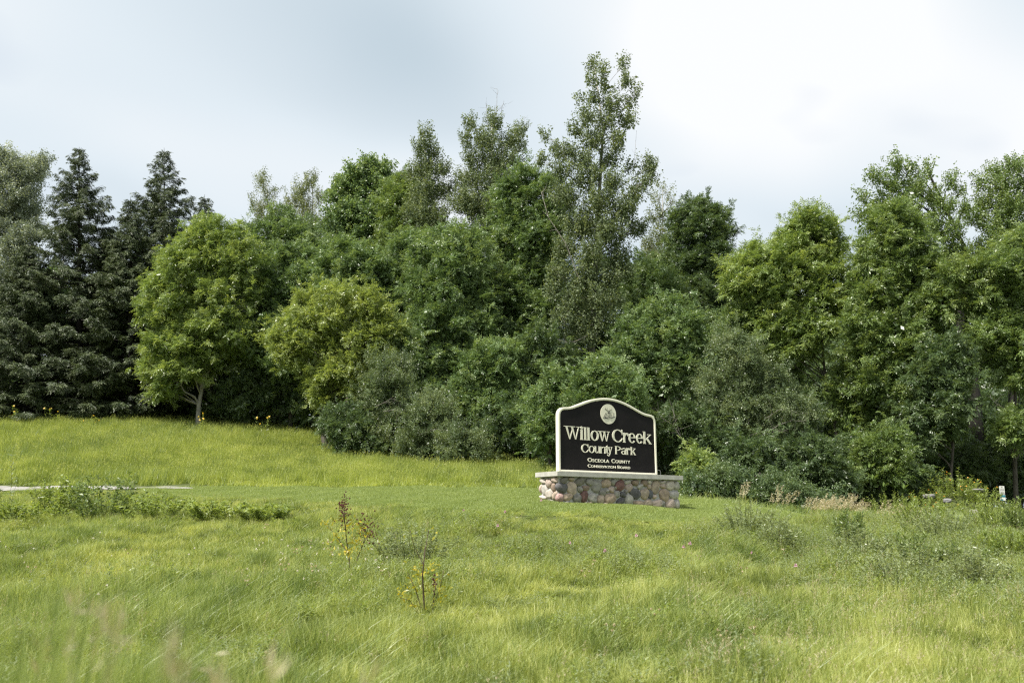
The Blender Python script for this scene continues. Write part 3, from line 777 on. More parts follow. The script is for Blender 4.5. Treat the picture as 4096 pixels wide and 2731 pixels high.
def crown_points(lobes, dens, rng, hollow=0.5, up_bias=0.55, weights=None, under=0.45):
    P_, O_, T_ = [], [], []
    for li, (c, r) in enumerate(lobes):
        wgt = 1.0 if weights is None else weights[li]
        rm = (r[0] * r[1] * r[2]) ** (1 / 3)
        ns = int(7 + 7 * rm)
        su = unit(rng.normal(size=(ns, 3)) + np.array([0, -0.25, up_bias]))
        sc_ = c + su * r * rng.uniform(0.5, 0.95, (ns, 1))
        srad = rm * rng.uniform(0.28, 0.48, ns)
        ntot = int(wgt * dens * 4 * math.pi * rm * rm)
        per = max(6, ntot // ns)
        stint = rng.normal(0.5, 0.13, ns)
        for i in range(ns):
            v = unit(rng.normal(size=(per, 3)) + np.array([0, 0, 0.3]))
            p = sc_[i] + v * srad[i] * np.array([1.15, 1.15, 0.8]) * (rng.uniform(0.15, 1.0, (per, 1)) ** 0.55)
            q = np.linalg.norm((p - c) / r, axis=1)
            keep = (q > hollow) | (rng.random(per) < 0.25)
            keep &= ((p[:, 2] - c[2]) / r[2] > -0.42) | (rng.random(per) < under)
            p = p[keep]; v = v[keep]
            P_.append(p); O_.append(unit(0.55 * v + 0.6 * unit(p - c) + np.array([0, 0, 0.15]))); T_.append(np.full(len(p), stint[i]))
    return np.concatenate(P_), np.concatenate(O_), np.concatenate(T_)

def foliage(root, pts, eu, sc, pk, tn, protos):
    o = scatter('crown', None, pts, eu, np.repeat(np.asarray(sc)[:, None], 3, 1), pk, protos, None, clump=tn)
    o.parent = root
    return o

def leaf_mesh(name, V, T):
    n = len(V); N_LEAVES[0] += n
    return mesh_np(name, V.reshape(-1, 3), np.arange(n * 4).reshape(n, 4), np.repeat(T, 4))

def shoot_points(lobes, per_m2, rng, weights):
    """upright leafy shoots filling each lobe: airy, feathered crowns"""
    P_, O_, T_ = [], [], []
    for (c, r), wgt in zip(lobes, weights):
        ns = max(3, int(wgt * per_m2 * 4 * r[0] * r[2]))
        b = c + unit(rng.normal(size=(ns, 3))) * r * (rng.random((ns, 1)) ** 0.4) * np.array([0.8, 0.8, 0.7]) - np.array([0, 0, 0.35]) * r
        d = unit(np.array([0, 0, 1.25]) + (b - c) / r * np.array([0.55, 0.55, 0.1]) + rng.normal(size=(ns, 3)) * 0.22)
        ln = rng.uniform(0.5, 1.15, ns) * (r[2] * 0.75 + 0.25)
        for i in range(ns):
            m_ = max(3, int(ln[i] / 0.13))
            t = np.linspace(0, 1, m_)[:, None]
            P_.append(b[i] + d[i] * ln[i] * t + rng.normal(0, 0.05, (m_, 3)) * (1.2 - 0.7 * t)); O_.append(np.repeat(d[i][None], m_, 0)); T_.append(np.full(m_, np.clip(rng.normal(0.5, 0.13), 0, 1)))
    return np.concatenate(P_), np.concatenate(O_), np.concatenate(T_)

def frames(a, up_noise, rng):
    """Euler angles of frames whose X axis is a and whose Z axis leans upward"""
    n = len(a)
    up = unit(np.array([0, 0, 1.0]) + rng.normal(size=(n, 3)) * up_noise)
    s = unit(np.cross(up, a)); z = np.cross(a, s)
    ry = -np.arcsin(np.clip(a[:, 2], -1, 1)); rx = np.arctan2(s[:, 2], z[:, 2]); rz = np.arctan2(a[:, 1], a[:, 0])
    return np.c_[rx, ry, rz]

def quads_to_parts(V, T, mat):
    n = len(V)
    return (V.reshape(-1, 3), np.arange(n * 4).reshape(n, 4), np.repeat(T, 4), mat)

def spray_ash(rng, mat, nc=4, k_=9, L=0.125, W=0.047, step=0.045, droop=0.4):
    """a twig end with nc compound leaves"""
    B, D, N_ = [], [], []
    for c in range(nc):
        o = np.array([0.06 * c - 0.1, 0, 0]) + rng.normal(0, 0.03, 3)
        a = unit(np.array([0.7, 0, 0.1]) + rng.normal(size=3) * np.array([0.4, 0.75, 0.45]))
        sd_ = unit(np.cross(np.array([0, 0, 1.0]) + rng.normal(size=3) * 0.35, a)); nr = np.cross(a, sd_)
        for j in range(k_):
            sg = 0.0 if j == k_ - 1 else (1.0 if j % 2 else -1.0)
            f = j // 2 + 0.6
            B.append(o + a * step * f * 1.3 + np.array([0, 0, -droop * 0.012 * f * f]))
            D.append(unit(a * (0.55 if sg else 1.0) + sd_ * sg * 0.9 + np.array([0, 0, -droop]) + rng.normal(size=3) * 0.15)); N_.append(unit(nr + rng.normal(size=3) * 0.3))
    n = len(B)
    V = leaf_quads(np.array(B), np.array(D), np.array(N_), L * rng.uniform(0.7, 1.2, n), W * rng.uniform(0.8, 1.2, n))
    return quads_to_parts(V, np.clip(rng.normal(0.5, 0.13, n), 0, 1), mat)

def spray_single(rng, mat, n=26, R=0.24, L=0.095, W=0.085, hang=0.6, elong=1.3):
    """single leaves held round a twig"""
    P_ = rng.normal(size=(n, 3)) * R * 0.5 * np.array([elong, 0.9, 0.9])
    d = unit(unit(P_) * 0.5 + np.array([0.2, 0, -hang]) + rng.normal(size=(n, 3)) * 0.5)
    V = leaf_quads(P_, d, unit(rng.normal(size=(n, 3)) + np.array([0.4, 0, 0.3])), L * rng.uniform(0.65, 1.25, n), W * rng.uniform(0.7, 1.2, n), 0.05)
    return quads_to_parts(V, np.clip(rng.normal(0.5, 0.18, n), 0, 1), mat)

def spray_small(rng, mat, n=44, ln=0.42, L=0.06, W=0.028):
    """upright shrub shoot with small leaves"""
    t = rng.uniform(0, 1, n); th = rng.uniform(0, 6.283, n)
    P_ = np.c_[t * ln - 0.12, rng.normal(0, 0.05, n), rng.normal(0, 0.05, n)]
    d = unit(np.c_[np.full(n, 0.55), np.cos(th), np.sin(th)] + rng.normal(size=(n, 3)) * 0.25)
    V = leaf_quads(P_, d, unit(rng.normal(size=(n, 3)) * 0.6 + np.array([0.3, 0, 1.0])), L * rng.uniform(0.6, 1.3, n), W * rng.uniform(0.7, 1.3, n))
    return quads_to_parts(V, np.clip(rng.normal(0.5, 0.14, n), 0, 1), mat)

def spray_needle(rng, mat, n=26):
    """flat spruce branchlet"""
    t = np.sort(rng.uniform(0, 1, n)); sg = rng.choice([-1.0, 1.0], n)
    P_ = np.c_[t * 0.42 - 0.12, sg * rng.uniform(0, 0.10, n) * (1.1 - t), -0.05 * t + rng.normal(0, 0.015, n)]
    d = unit(np.c_[np.full(n, 0.8), sg * rng.uniform(0.1, 0.9, n), -0.25 + rng.normal(0, 0.2, n)])
    V = leaf_quads(P_, d, unit(rng.normal(size=(n, 3)) * 0.7 + np.array([0, 0, 1.0])), rng.uniform(0.10, 0.20, n), rng.uniform(0.022, 0.042, n), 0.0)
    return quads_to_parts(V, np.clip(rng.normal(0.45 + 0.2 * t, 0.14), 0, 1), mat)

def spray_fill(rng, mat, n=14):
    P_ = rng.normal(size=(n, 3)) * 0.16
    V = leaf_quads(P_, unit(rng.normal(size=(n, 3)) + np.array([0, 0, -0.4])), unit(rng.normal(size=(n, 3)) * 0.8 + np.array([0.3, 0, 0.8])), rng.uniform(0.16, 0.28, n), rng.uniform(0.09, 0.16, n))
    return quads_to_parts(V, np.clip(rng.normal(0.42, 0.12, n), 0, 1), mat)

SPC = {
 'ash':    dict(fn=spray_ash, kw={}, dens=14.5, up=0.35),
 'cotton': dict(fn=spray_single, kw=dict(L=0.095, W=0.085, n=9, R=0.15), shoots=13, dens=6.3, hollow=0.2, up=0.6),
 'aspen':  dict(fn=spray_single, kw=dict(L=0.095, W=0.08, n=9, hang=0.3, R=0.14), shoots=9, dens=4.6, hollow=0.2, up=0.6),
 'silver': dict(fn=spray_single, kw=dict(L=0.12, W=0.085, n=28, hang=0.2), dens=13, up=0.6),
 'maple':  dict(fn=spray_single, kw=dict(L=0.15, W=0.125, n=18, hang=0.55), dens=14, up=0.4),
 'small':  dict(fn=spray_small, kw={}, dens=19, up=0.6),
}
SPRAYS = {}
def sprays(sp, mat):
    key = (sp, mat)
    if key not in SPRAYS:
        rng = np.random.default_rng(abs(hash(sp)) % 1000 if False else sum(map(ord, sp + mat)))
        if sp == 'spruce':
            SPRAYS[key] = [proto('spray', [spray_needle(rng, M[mat])]) for _ in range(4)]
        else:
            S = SPC[sp]
            SPRAYS[key] = [proto('spray', [S['fn'](rng, M[mat], **S['kw'])]) for _ in range(5)] + [proto('spray', [spray_fill(rng, M[mat])])]
    return SPRAYS[key]

def wobble(a, b, n, amp, rng):
    a, b = np.array(a, float), np.array(b, float)
    t = np.linspace(0, 1, n)[:, None]
    p = a + (b - a) * t
    j = rng.normal(0, amp, (n, 3)); j[0] = 0; j[-1] *= 0.3
    return p + j * np.sin(np.pi * np.clip(t, 0.05, 1))

def tree(name, label, Y, base_u, lobes, sp, mat, r0=0.16, bark='bark', seed=0, dens=1.0, group=None, cat='tree', trunk=None, depth=0.55, back=0.6, stems=1, dead=None, leaf=1.0, sprigs=True, twig_r=1.0, fill=None, forks=()):
    """lobes: (x, y, radius[, aspect z/x[, extra depth]]) in the photograph's 2352 px overview; built as real volumes at distance Y"""
    rng = np.random.default_rng(1000 + seed)
    if fill is None: fill = {'cotton': 0.15, 'aspen': 0.1, 'silver': 0.5, 'small': 0.8}.get(sp, 1.0)
    S = dict(SPC[sp])
    fp_ = footing(base_u * KW, Y)
    root = empty(name, fp_)
    tag(root, label, cat, group)
    us = np.array([l_[0] for l_ in lobes], float); rr_ = np.array([l_[2] for l_ in lobes], float)
    uc = (us.min() + us.max()) / 2; hw = max(20.0, (us - rr_).min() * -0.5 + (us + rr_).max() * 0.5)
    L3 = []; WG = []
    for l_ in lobes:
        x, y, r = l_[:3]; asp = l_[3] if len(l_) > 3 else 1.0; ed = l_[4] if len(l_) > 4 else 0.0
        rm = size(r * KW, Y) * (1.1 if sp in ('ash', 'maple') else 1.0)
        bulge = size(hw * KW, Y) * depth * math.sqrt(max(0.0, 1 - ((x - uc) / hw) ** 2)) * rng.uniform(0.3, 1.0)
        dY = -bulge + ed
        c = at(x * KW, y * KW, Y + dY)
        rm *= (Y + dY) / Y
        L3.append((c - fp_, np.array([rm, rm * 0.95, rm * asp]))); WG.append(1.0)
        if back > 0 and rng.random() < back:
            c2 = at(x * KW + rng.normal(0, r * 0.4), y * KW + r * 0.35, Y + bulge * 0.9 + rm * 0.5)
            L3.append((c2 - fp_, np.array([rm, rm, rm * asp]) * 0.9)); WG.append(0.45)
    nf = len(lobes)
    # wood
    wood = MB()
    top = max(L3, key=lambda q: q[0][2])[0]
    if trunk is None:
        tr = wobble((0, 0, -0.4), (top[0] * 0.75, top[1] * 0.75, top[2]), 8, r0 * 0.9, rng)
    else:
        tr = np.array([(0, 0, -0.4)] + [at(x * KW, y * KW, Y + dd) - fp_ for x, y, dd in trunk] + ([tuple(top)] if top[2] > (at(trunk[-1][0] * KW, trunk[-1][1] * KW, Y) - fp_)[2] else []))
    nt = len(tr)
    tr_r = r0 * (1 - np.linspace(0, 1, nt) ** 1.2 * 0.88); tr_r[0] *= 1.25
    wood.tube(tr, tr_r, 8)
    for pts_, r_ in forks:
        p3 = [at(x * KW, y * KW, Y + dd) - fp_ for x, y, dd in pts_]
        wood.tube(p3, np.linspace(r_, r_ * 0.5, len(p3)), 7)
    limbs = MB()
    for c, r in L3:
        hz = math.hypot(c[0], c[1])
        zt = max(0.12 * top[2], c[2] - 0.55 * math.hypot(c[0] - tr[-1][0] * 0.5, c[1]) - r[2] * 0.8)
        zt = min(zt, top[2] * 0.92)
        i = int(np.clip(np.searchsorted(tr[:, 2], zt), 1, nt - 1))
        f = (zt - tr[i - 1][2]) / max(1e-3, tr[i][2] - tr[i - 1][2]); f = min(max(f, 0), 1)
        st = tr[i - 1] + (tr[i] - tr[i - 1]) * f
        rs_ = max(0.02, min(tr_r[i] * 0.6, 0.05 * r[0] + 0.012)) * twig_r
        pth = wobble(st, c, 5, 0.08 * r[0], rng); pth[2][2] += 0.1 * r[0]
        limbs.tube(pth, np.linspace(rs_, rs_ * 0.45, 5), 5)
        for _ in range(4):
            e_ = c + unit(rng.normal(size=3) + np.array([0, 0, 0.4])) * r * 0.85
            limbs.tube(wobble(pth[3], e_, 4, 0.05 * r[0], rng), np.linspace(rs_ * 0.45, 0.006, 4), 4, False)
    wood.build('trunk', M[bark], root, True)
    limbs.build('limbs', M[bark], root, True)['kind'] = 'stuff'
    if dead:
        db = MB()
        for pts, r_ in dead:
            p3 = [at(x * KW, y * KW, Y + dd) - fp_ for x, y, dd in pts]
            db.tube(p3, np.linspace(r_, r_ * 0.35, len(p3)), 5)
            for k_ in range(len(p3) * 3):
                i = rng.integers(0, len(p3) - 1); s_ = p3[i] + (p3[i + 1] - p3[i]) * rng.random()
                d_ = unit(unit(p3[i + 1] - p3[i]) * 0.7 + rng.normal(size=3) * 0.7) * rng.uniform(0.25, 0.8)
                db.tube([s_, s_ + d_ * 0.5 + rng.normal(0, .04, 3), s_ + d_], [r_ * 0.4, r_ * 0.3, r_ * 0.15], 4, False)
        o = db.build('dead_branches', M['dead'], root, True); o['kind'] = 'stuff'; o['label'] = 'bare pale dead branches'
    # foliage
    if S.get('shoots'):
        Pf, Of, Tf = shoot_points(L3, S['shoots'] * dens, rng, WG); sprigs = False
    else: Pf, Of, Tf = crown_points(L3[:], S['dens'] * dens / leaf ** 2, rng, S.get('hollow', 0.5), weights=WG)
    if sprigs:          # loose shoots that break up the outline
        ex_p, ex_o, ex_t = [], [], []
        for c, r in L3:
            for _ in range(int(9 + 9 * r[0])):
                d_ = unit(rng.normal(size=3) + np.array([0, -0.2, 0.35])); st = c + d_ * r * rng.uniform(0.85, 1.0)
                ln = rng.uniform(0.2, 0.85) * (0.6 + 0.4 * r[0]); m_ = int(2 + 4 * ln)
                d2 = unit(d_ + np.array([0, 0, 0.5]) + rng.normal(size=3) * 0.3)
                ex_p.append(st + d2 * np.linspace(0, ln, m_)[:, None] + rng.normal(0, 0.06, (m_, 3))); ex_o.append(np.repeat(d2[None], m_, 0)); ex_t.append(np.full(m_, rng.normal(0.6, 0.12)))
        Pf = np.concatenate([Pf] + ex_p); Of = np.concatenate([Of] + ex_o); Tf = np.concatenate([Tf] + ex_t)
    n = len(Pf)
    a = unit(Of * 0.9 + np.array([0, 0, -0.12]) + rng.normal(size=(n, 3)) * 0.4)
    eu = frames(a, S['up'], rng); pk = rng.integers(0, 5, n); sc = rng.uniform(0.75, 1.2, n) * leaf
    tn = np.clip(Tf + rng.normal(0, 0.06, n), 0, 1)
    if fill > 0:          # broad inner leaves that close the heart of each clump
        fp1 = []
        for (c, r), wg in zip(L3, WG):
            m_ = int(fill * (5 + 16 * r[0] * r[0]))
            fp1.append(c + unit(rng.normal(size=(m_, 3))) * r * (rng.random((m_, 1)) ** 0.5) * 0.72)
        fp1 = np.concatenate(fp1); m_ = len(fp1)
        Pf = np.concatenate([Pf, fp1]); eu = np.concatenate([eu, rng.uniform(0, 6.28, (m_, 3)) * np.array([0, 0, 1.0])])
        pk = np.concatenate([pk, np.full(m_, 5)]); sc = np.concatenate([sc, rng.uniform(0.8, 1.3, m_)]); tn = np.concatenate([tn, np.full(m_, 0.45)])
    N_LEAVES[0] += len(Pf)
    foliage(root, Pf, eu, sc, pk, tn, sprays(sp, mat))
    return root

def spruce(label, Y, base_u, apex, width_px, seed, bare=0.0, dens=1.0, group='spruces at the left end of the wood', lean=0.0, skirt=1.0, low=0.05):
    rng = np.random.default_rng(2000 + seed)
    fp_ = footing(base_u * KW, Y)
    root = empty('spruce_tree', fp_); tag(root, label, 'tree', group)
    tp_ = at(apex[0] * KW, apex[1] * KW, Y) - fp_
    Hh = tp_[2]; R = size(width_px * KW, Y)
    wood = MB()
    wood.tube([tp_ * t_ - np.array([0, 0, 0.4]) * (t_ == 0) for t_ in np.linspace(0, 1, 8)], [0.24 * (1 - t_) + 0.012 for t_ in np.linspace(0, 1, 8)], 8)
    wood.build('trunk', M['shade_dark_bark'], root, True)
    br = MB(); Ps, Ds, Ts = [], [], []
    z = Hh * low
    while z < Hh - 0.15:
        f = z / Hh
        prof = (1 - f) ** 0.78 * R * (1.0 if f > 0.18 else 0.8 + f * 1.1) + 0.05
        nb = 6 if f < 0.85 else 5
        ph = rng.uniform(0, 6.28)
        for j in range(nb):
            th = ph + 6.283 * j / nb + rng.normal(0, 0.3)
            ln = prof * rng.uniform(0.62, 1.12)
            if rng.random() < 0.12: ln *= 0.55
            el = 0.45 * f ** 1.5 - 0.28 * (1 - f) + rng.normal(0, 0.1)
            h_ = np.array([math.cos(th), math.sin(th), 0])
            t_ = np.linspace(0, 1, 7)[:, None]
            path = tp_ * (z / Hh) + h_ * ln * t_ + np.array([0, 0, 1.0]) * (el * ln * t_ + 0.22 * ln * np.maximum(0, t_ - 0.55) ** 1.4)
            br.tube(path[[0, 2, 4, 6]], [0.022 + 0.012 * ln, 0.018, 0.012, 0.005], 4, False)
            m_ = int((6 + 17 * ln) * dens)
            tt = rng.uniform(0.12 if f > 0.5 else 0.3, 1.0, m_) ** 0.8
            ip = np.stack([np.interp(tt, t_[:, 0], path[:, k_]) for k_ in range(3)], 1)
            side_v = np.array([-h_[1], h_[0], 0])
            sgn = rng.choice([-1.0, 1.0], m_)[:, None]
            tw = (1.05 - tt)[:, None] * ln * 0.42 * rng.uniform(0.05, 0.8, (m_, 1)) + 0.02
            d_ = unit(h_ * 0.75 + side_v * sgn * rng.uniform(0.2, 1.0, (m_, 1)) + np.array([0, 0, -0.32]) + rng.normal(size=(m_, 3)) * 0.2)
            Ps.append(ip + d_ * tw + np.array([0, 0, -1.0]) * rng.exponential(0.07, (m_, 1))); Ds.append(d_); Ts.append(np.clip(rng.normal(0.35 + 0.3 * tt, 0.16), 0, 1))
        z += Hh * (rng.uniform(0.022, 0.036) if f < 0.55 else rng.uniform(0.015, 0.025))
    br.build('limbs', M['shade_dark_bark'], root, True)['kind'] = 'stuff'
    Pp, Dd, Tt = np.concatenate(Ps), np.concatenate(Ds), np.concatenate(Ts)
    n = len(Pp); N_LEAVES[0] += n
    foliage(root, Pp, frames(unit(Dd + rng.normal(size=(n, 3)) * 0.15), 0.3, rng), rng.uniform(0.8, 1.3, n) * (0.58 + 0.42 * np.clip((1 - Pp[:, 2] / Hh) / 0.3, 0, 1)), rng.integers(0, 4, n), Tt, sprays('spruce', 'spruce'))
    return root

# --- the left end: silver poplar and spruces
tree('silver_poplar', 'silvery poplar cut off by the left edge of the photo', 64, 10, [(20, 430, 40, 1.3), (75, 400, 24, 1.4), (95, 385, 14, 1.6), (40, 390, 22, 1.5), (5, 380, 25, 1.5), (60, 470, 42), (10, 520, 55), (60, 560, 45), (20, 620, 60), (50, 680, 50), (0, 740, 60), (60, 760, 45), (30, 830, 50)], 'silver', 'silver', 0.25, 'pale_bark', 1)
spruce('tall spruce standing nearest the left edge, its top against the sky', 57, 182, (182, 338), 215, 1)
spruce('tallest twin of the left spruces, just left of the bright ash', 60, 378, (377, 340), 200, 2)
spruce('slim short spruce squeezed between the two tall spruces', 56, 300, (300, 452), 150, 3)
spruce('spruce whose top shows right behind the bright ash crown', 63, 470, (470, 447), 150, 4)
spruce('low dark spruce hidden between the tall left spruces', 59, 245, (250, 520), 130, 5)
spruce('broad spruce at the left edge with boughs down to the grass', 55.5, 60, (70, 560), 180, 6, low=0.03)

# --- bright young ash with the visible trunk
tree('young_ash', 'bright green young ash with a slim grey trunk before the spruces', 53, 457, [(490, 548, 48, 1.0), (440, 575, 42), (535, 560, 38), (395, 625, 42), (560, 610, 45), (470, 620, 60), (360, 672, 34), (410, 695, 48), (500, 690, 55), (550, 680, 45), (355, 715, 28), (390, 755, 42), (450, 770, 48), (520, 760, 45), (365, 800, 34), (420, 815, 40), (485, 815, 36), (360, 850, 28), (400, 868, 36), (375, 895, 26), (440, 850, 28), (535, 790, 30)],
     'ash', 'ash_bright', 0.155, 'pale_bark', 11, 0.9, fill=0.5, trunk=[(455, 955, 0), (457, 930, 0), (463, 895, 0), (467, 860, 0), (466, 800, 0), (468, 720, 0.2), (475, 640, 0.2)], depth=0.45)
# --- dark trees behind it
tree('dark_ash', 'dark ash right behind the bright young ash', 58, 640, [(600, 555, 45), (650, 525, 42), (700, 560, 45), (620, 610, 55), (690, 630, 55), (735, 600, 40), (640, 690, 55), (600, 700, 50), (700, 700, 50), (580, 780, 50), (650, 770, 55), (600, 850, 45), (660, 850, 40), (720, 780, 40), (560, 640, 40)], 'ash', 'ash', 0.13, 'bark', 12, 0.9, trunk=[(641, 960, 0), (640, 900, 0), (638, 850, 0), (636, 700, 0.5)])
tree('aspen_tree', 'thin aspen spires rising above the dark ash', 72, 620, [(603, 420, 17, 2.0), (620, 450, 22, 1.5), (590, 470, 20, 1.4), (640, 480, 22), (605, 500, 30), (640, 530, 40), (600, 560, 40)], 'aspen', 'aspen', 0.14, 'pale_bark', 13, 0.75, depth=0.3)
tree('aspen_tree', 'aspen with two feathery tips left of the round maple', 74, 700, [(715, 412, 17, 2.0), (690, 435, 22, 1.6), (735, 450, 20, 1.2), (670, 465, 22, 1.4), (705, 470, 32), (745, 455, 14), (680, 510, 40), (730, 520, 40), (700, 560, 45)], 'aspen', 'aspen', 0.14, 'pale_bark', 14, 0.8, depth=0.3)
tree('maple_tree', 'round topped maple left of the cottonwoods', 63, 850, [(853, 395, 22, 1.5), (815, 415, 30), (880, 405, 22, 1.3), (785, 450, 30), (845, 450, 42), (890, 440, 30), (800, 500, 45), (860, 510, 50), (770, 520, 35), (830, 570, 50), (890, 560, 45), (790, 600, 45)], 'maple', 'ash', 0.17, 'shade_dark_bark', 15, 0.95)
tree('ash_tree', 'pale ash tucked between the maple and the cottonwoods', 60, 920, [(925, 430, 28), (900, 460, 30), (945, 460, 34), (915, 510, 42), (965, 520, 40), (900, 570, 45), (950, 590, 45)], 'ash', 'olive', 0.15, 'bark', 16)
tree('cottonwood_tree', 'narrow left cottonwood of the pair with dark clattering leaves', 57, 985, [(978, 318, 24, 1.3), (965, 345, 26), (1000, 350, 26), (980, 385, 38), (950, 400, 26), (1015, 390, 24), (975, 440, 45), (1020, 440, 32), (990, 500, 48), (950, 480, 35), (1010, 560, 50), (960, 560, 45)], 'cotton', 'cotton', 0.2, 'pale_bark', 17, 1.05)
tree('cottonwood_tree', 'bushy middle cottonwood topped with bare twigs', 56, 1125, [(1080, 285, 18, 1.4), (1135, 280, 22, 1.3), (1190, 300, 18, 1.5), (1075, 325, 28), (1120, 320, 36), (1170, 325, 32), (1198, 340, 18), (1090, 365, 36), (1140, 370, 42), (1185, 370, 28), (1070, 410, 34), (1120, 420, 45), (1165, 420, 38), (1090, 470, 45), (1140, 480, 45), (1060, 460, 36), (1110, 540, 50), (1160, 540, 45)], 'cotton', 'cotton', 0.22, 'pale_bark', 18, 1.05,
     dead=[([(1138, 300, 0), (1141, 250, 0), (1142, 205, 0)], 0.02), ([(1150, 290, 0), (1152, 250, 0), (1158, 232, 0)], 0.014), ([(1122, 300, 0), (1118, 265, 0), (1117, 240, 0)], 0.014), ([(1200, 320, 0), (1203, 290, 0), (1206, 268, 0)], 0.012)])
tree('ash_tree', 'ash with a light crest above the bright spreading tree', 52, 800, [(790, 585, 32), (830, 600, 32), (755, 625, 34), (800, 640, 45), (850, 650, 42), (770, 690, 45), (830, 700, 50), (880, 700, 40), (870, 620, 28)], 'ash', 'ash', 0.14, 'bark', 19)
tree('ash_tree', 'ash with a pointed light top behind the middle of the wood', 53, 920, [(950, 560, 32), (910, 590, 34), (975, 580, 28), (930, 630, 42), (890, 640, 38), (930, 690, 48), (890, 720, 45), (960, 660, 40), (920, 770, 45), (880, 790, 40)], 'ash', 'ash', 0.14, 'bark', 20)
tree('boxelder_tree', 'large round ash in the middle of the wood, glossy and full', 49, 1040, [(1030, 555, 36), (1075, 570, 36), (990, 600, 40), (1040, 610, 52), (1095, 625, 40), (975, 660, 42), (1030, 680, 60), (1090, 690, 48), (1000, 740, 55), (1060, 760, 58), (1110, 750, 42), (960, 790, 42), (1020, 830, 50), (1085, 830, 45), (980, 860, 38)], 'ash', 'ash', 0.17, 'bark', 21, 1.05)
tree('spreading_boxelder', 'bright yellow green tree with drooping limbs at the wood edge', 46.5, 752, [(740, 692, 36), (790, 690, 36), (700, 715, 34), (845, 700, 32), (680, 755, 34), (745, 740, 46), (815, 740, 46), (865, 730, 30), (655, 790, 24), (700, 790, 36), (765, 795, 46), (835, 790, 42), (655, 825, 18), (690, 825, 20), (800, 850, 36), (760, 860, 28), (735, 890, 24), (820, 880, 28), (727, 908, 16), (900, 770, 30), (890, 830, 26), (640, 770, 18), (870, 870, 22)], 'ash', 'yellow', 0.15, 'bark', 22, 0.85, fill=0.35, trunk=[(738, 960, 0.3), (748, 925, 0.3), (765, 880, 0.3), (785, 835, 0.3), (790, 780, 0.3)], depth=0.4)
tree('hackberry_tree', 'dense vine clad tree between the middle and tall cottonwoods', 51, 1210, [(1210, 420, 36), (1255, 430, 30), (1170, 450, 32), (1215, 480, 48), (1270, 490, 40), (1165, 510, 40), (1220, 550, 52), (1150, 580, 42), (1275, 560, 42), (1200, 630, 52), (1150, 660, 45), (1260, 640, 45), (1180, 720, 50), (1240, 720, 50), (1170, 790, 42)], 'ash', 'ash', 0.17, 'shade_dark_bark', 23, 0.95)
tree('tall_cottonwood', 'tallest cottonwood with a pale trunk rising behind the park sign', 46, 1362, [(1358, 150, 14, 1.6), (1385, 165, 15, 1.5), (1432, 150, 14, 1.8), (1360, 185, 18, 1.2), (1395, 200, 20), (1440, 190, 20, 1.2), (1462, 210, 11, 1.5), (1360, 225, 22), (1405, 240, 28), (1448, 235, 20), (1330, 225, 10, 1.5), (1345, 268, 24), (1390, 280, 30), (1440, 275, 24), (1320, 300, 22), (1365, 320, 30), (1420, 325, 28), (1255, 315, 14, 1.4), (1275, 345, 20), (1300, 350, 24), (1340, 365, 30), (1400, 365, 28), (1450, 385, 16), (1490, 380, 18, 1.4), (1475, 420, 22), (1500, 405, 14, 1.5), (1240, 365, 18), (1290, 390, 30), (1350, 410, 38), (1410, 420, 34), (1460, 455, 26), (1300, 450, 40), (1370, 470, 42), (1430, 480, 38), (1330, 520, 42), (1400, 530, 42), (1460, 520, 28), (1300, 570, 36), (1360, 580, 42), (1420, 590, 36), (1280, 630, 32), (1340, 640, 40), (1400, 640, 36), (1440, 620, 24), (1265, 670, 24), (1310, 690, 36), (1370, 690, 36), (1415, 690, 24), (1290, 730, 30), (1340, 740, 34), (1390, 735, 28), (1310, 770, 24), (1360, 775, 26)],
     'cotton', 'cotton', 0.24, 'pale_bark', 24, 1.65, trunk=[(1360, 950, 0), (1360, 880, 0), (1359, 800, 0), (1364, 700, 0), (1370, 560, 0), (1378, 420, 0), (1385, 300, 0)], depth=0.35, back=0.3, twig_r=0.8,
     dead=[([(1330, 640, -1.2), (1300, 560, -1.2), (1260, 500, -1.2), (1243, 440, -1.2)], 0.03), ([(1350, 770, -1), (1310, 790, -1), (1270, 775, -1)], 0.022), ([(1440, 480, -.5), (1455, 400, -.5), (1462, 300, -.5)], 0.014)])
tree('aspen_tree', 'pale small leaved aspen just right of the tall cottonwood', 58, 1520, [(1530, 432, 16, 1.4), (1510, 455, 18), (1545, 460, 14, 1.4), (1525, 490, 28), (1500, 500, 22), (1515, 540, 32), (1490, 560, 30), (1510, 600, 36)], 'aspen', 'aspen', 0.12, 'pale_bark', 25, 0.9, depth=0.3)
tree('dark_ash', 'dark round ash right of the tall cottonwood', 54, 1600, [(1600, 490, 30), (1640, 500, 28), (1565, 510, 30), (1610, 540, 45), (1655, 540, 28), (1565, 570, 40), (1630, 590, 48), (1580, 630, 48), (1540, 620, 36), (1650, 640, 40), (1600, 690, 50), (1550, 690, 40), (1650, 710, 42), (1620, 760, 45)], 'ash', 'dark', 0.16, 'shade_dark_bark', 26)
tree('ash_tree', 'dark green low ash behind the right side of the park sign', 45, 1530, [(1540, 715, 32), (1500, 740, 36), (1580, 750, 40), (1450, 770, 38), (1535, 790, 48), (1600, 800, 42), (1480, 820, 45), (1560, 850, 48), (1430, 830, 36), (1500, 880, 45), (1620, 860, 40), (1440, 890, 38)], 'ash', 'ash', 0.13, 'bark', 27, 1.0, depth=0.4)
tree('boxelder_tree', 'low glossy tree left of the park sign behind the grey shrubs', 44, 1140, [(1130, 820, 34), (1180, 815, 28), (1090, 845, 34), (1160, 855, 42), (1115, 885, 38), (1195, 870, 24), (1150, 910, 36), (1080, 900, 34), (1110, 940, 34), (1170, 950, 30)], 'ash', 'ash', 0.12, 'bark', 28, 1.1, depth=0.4)
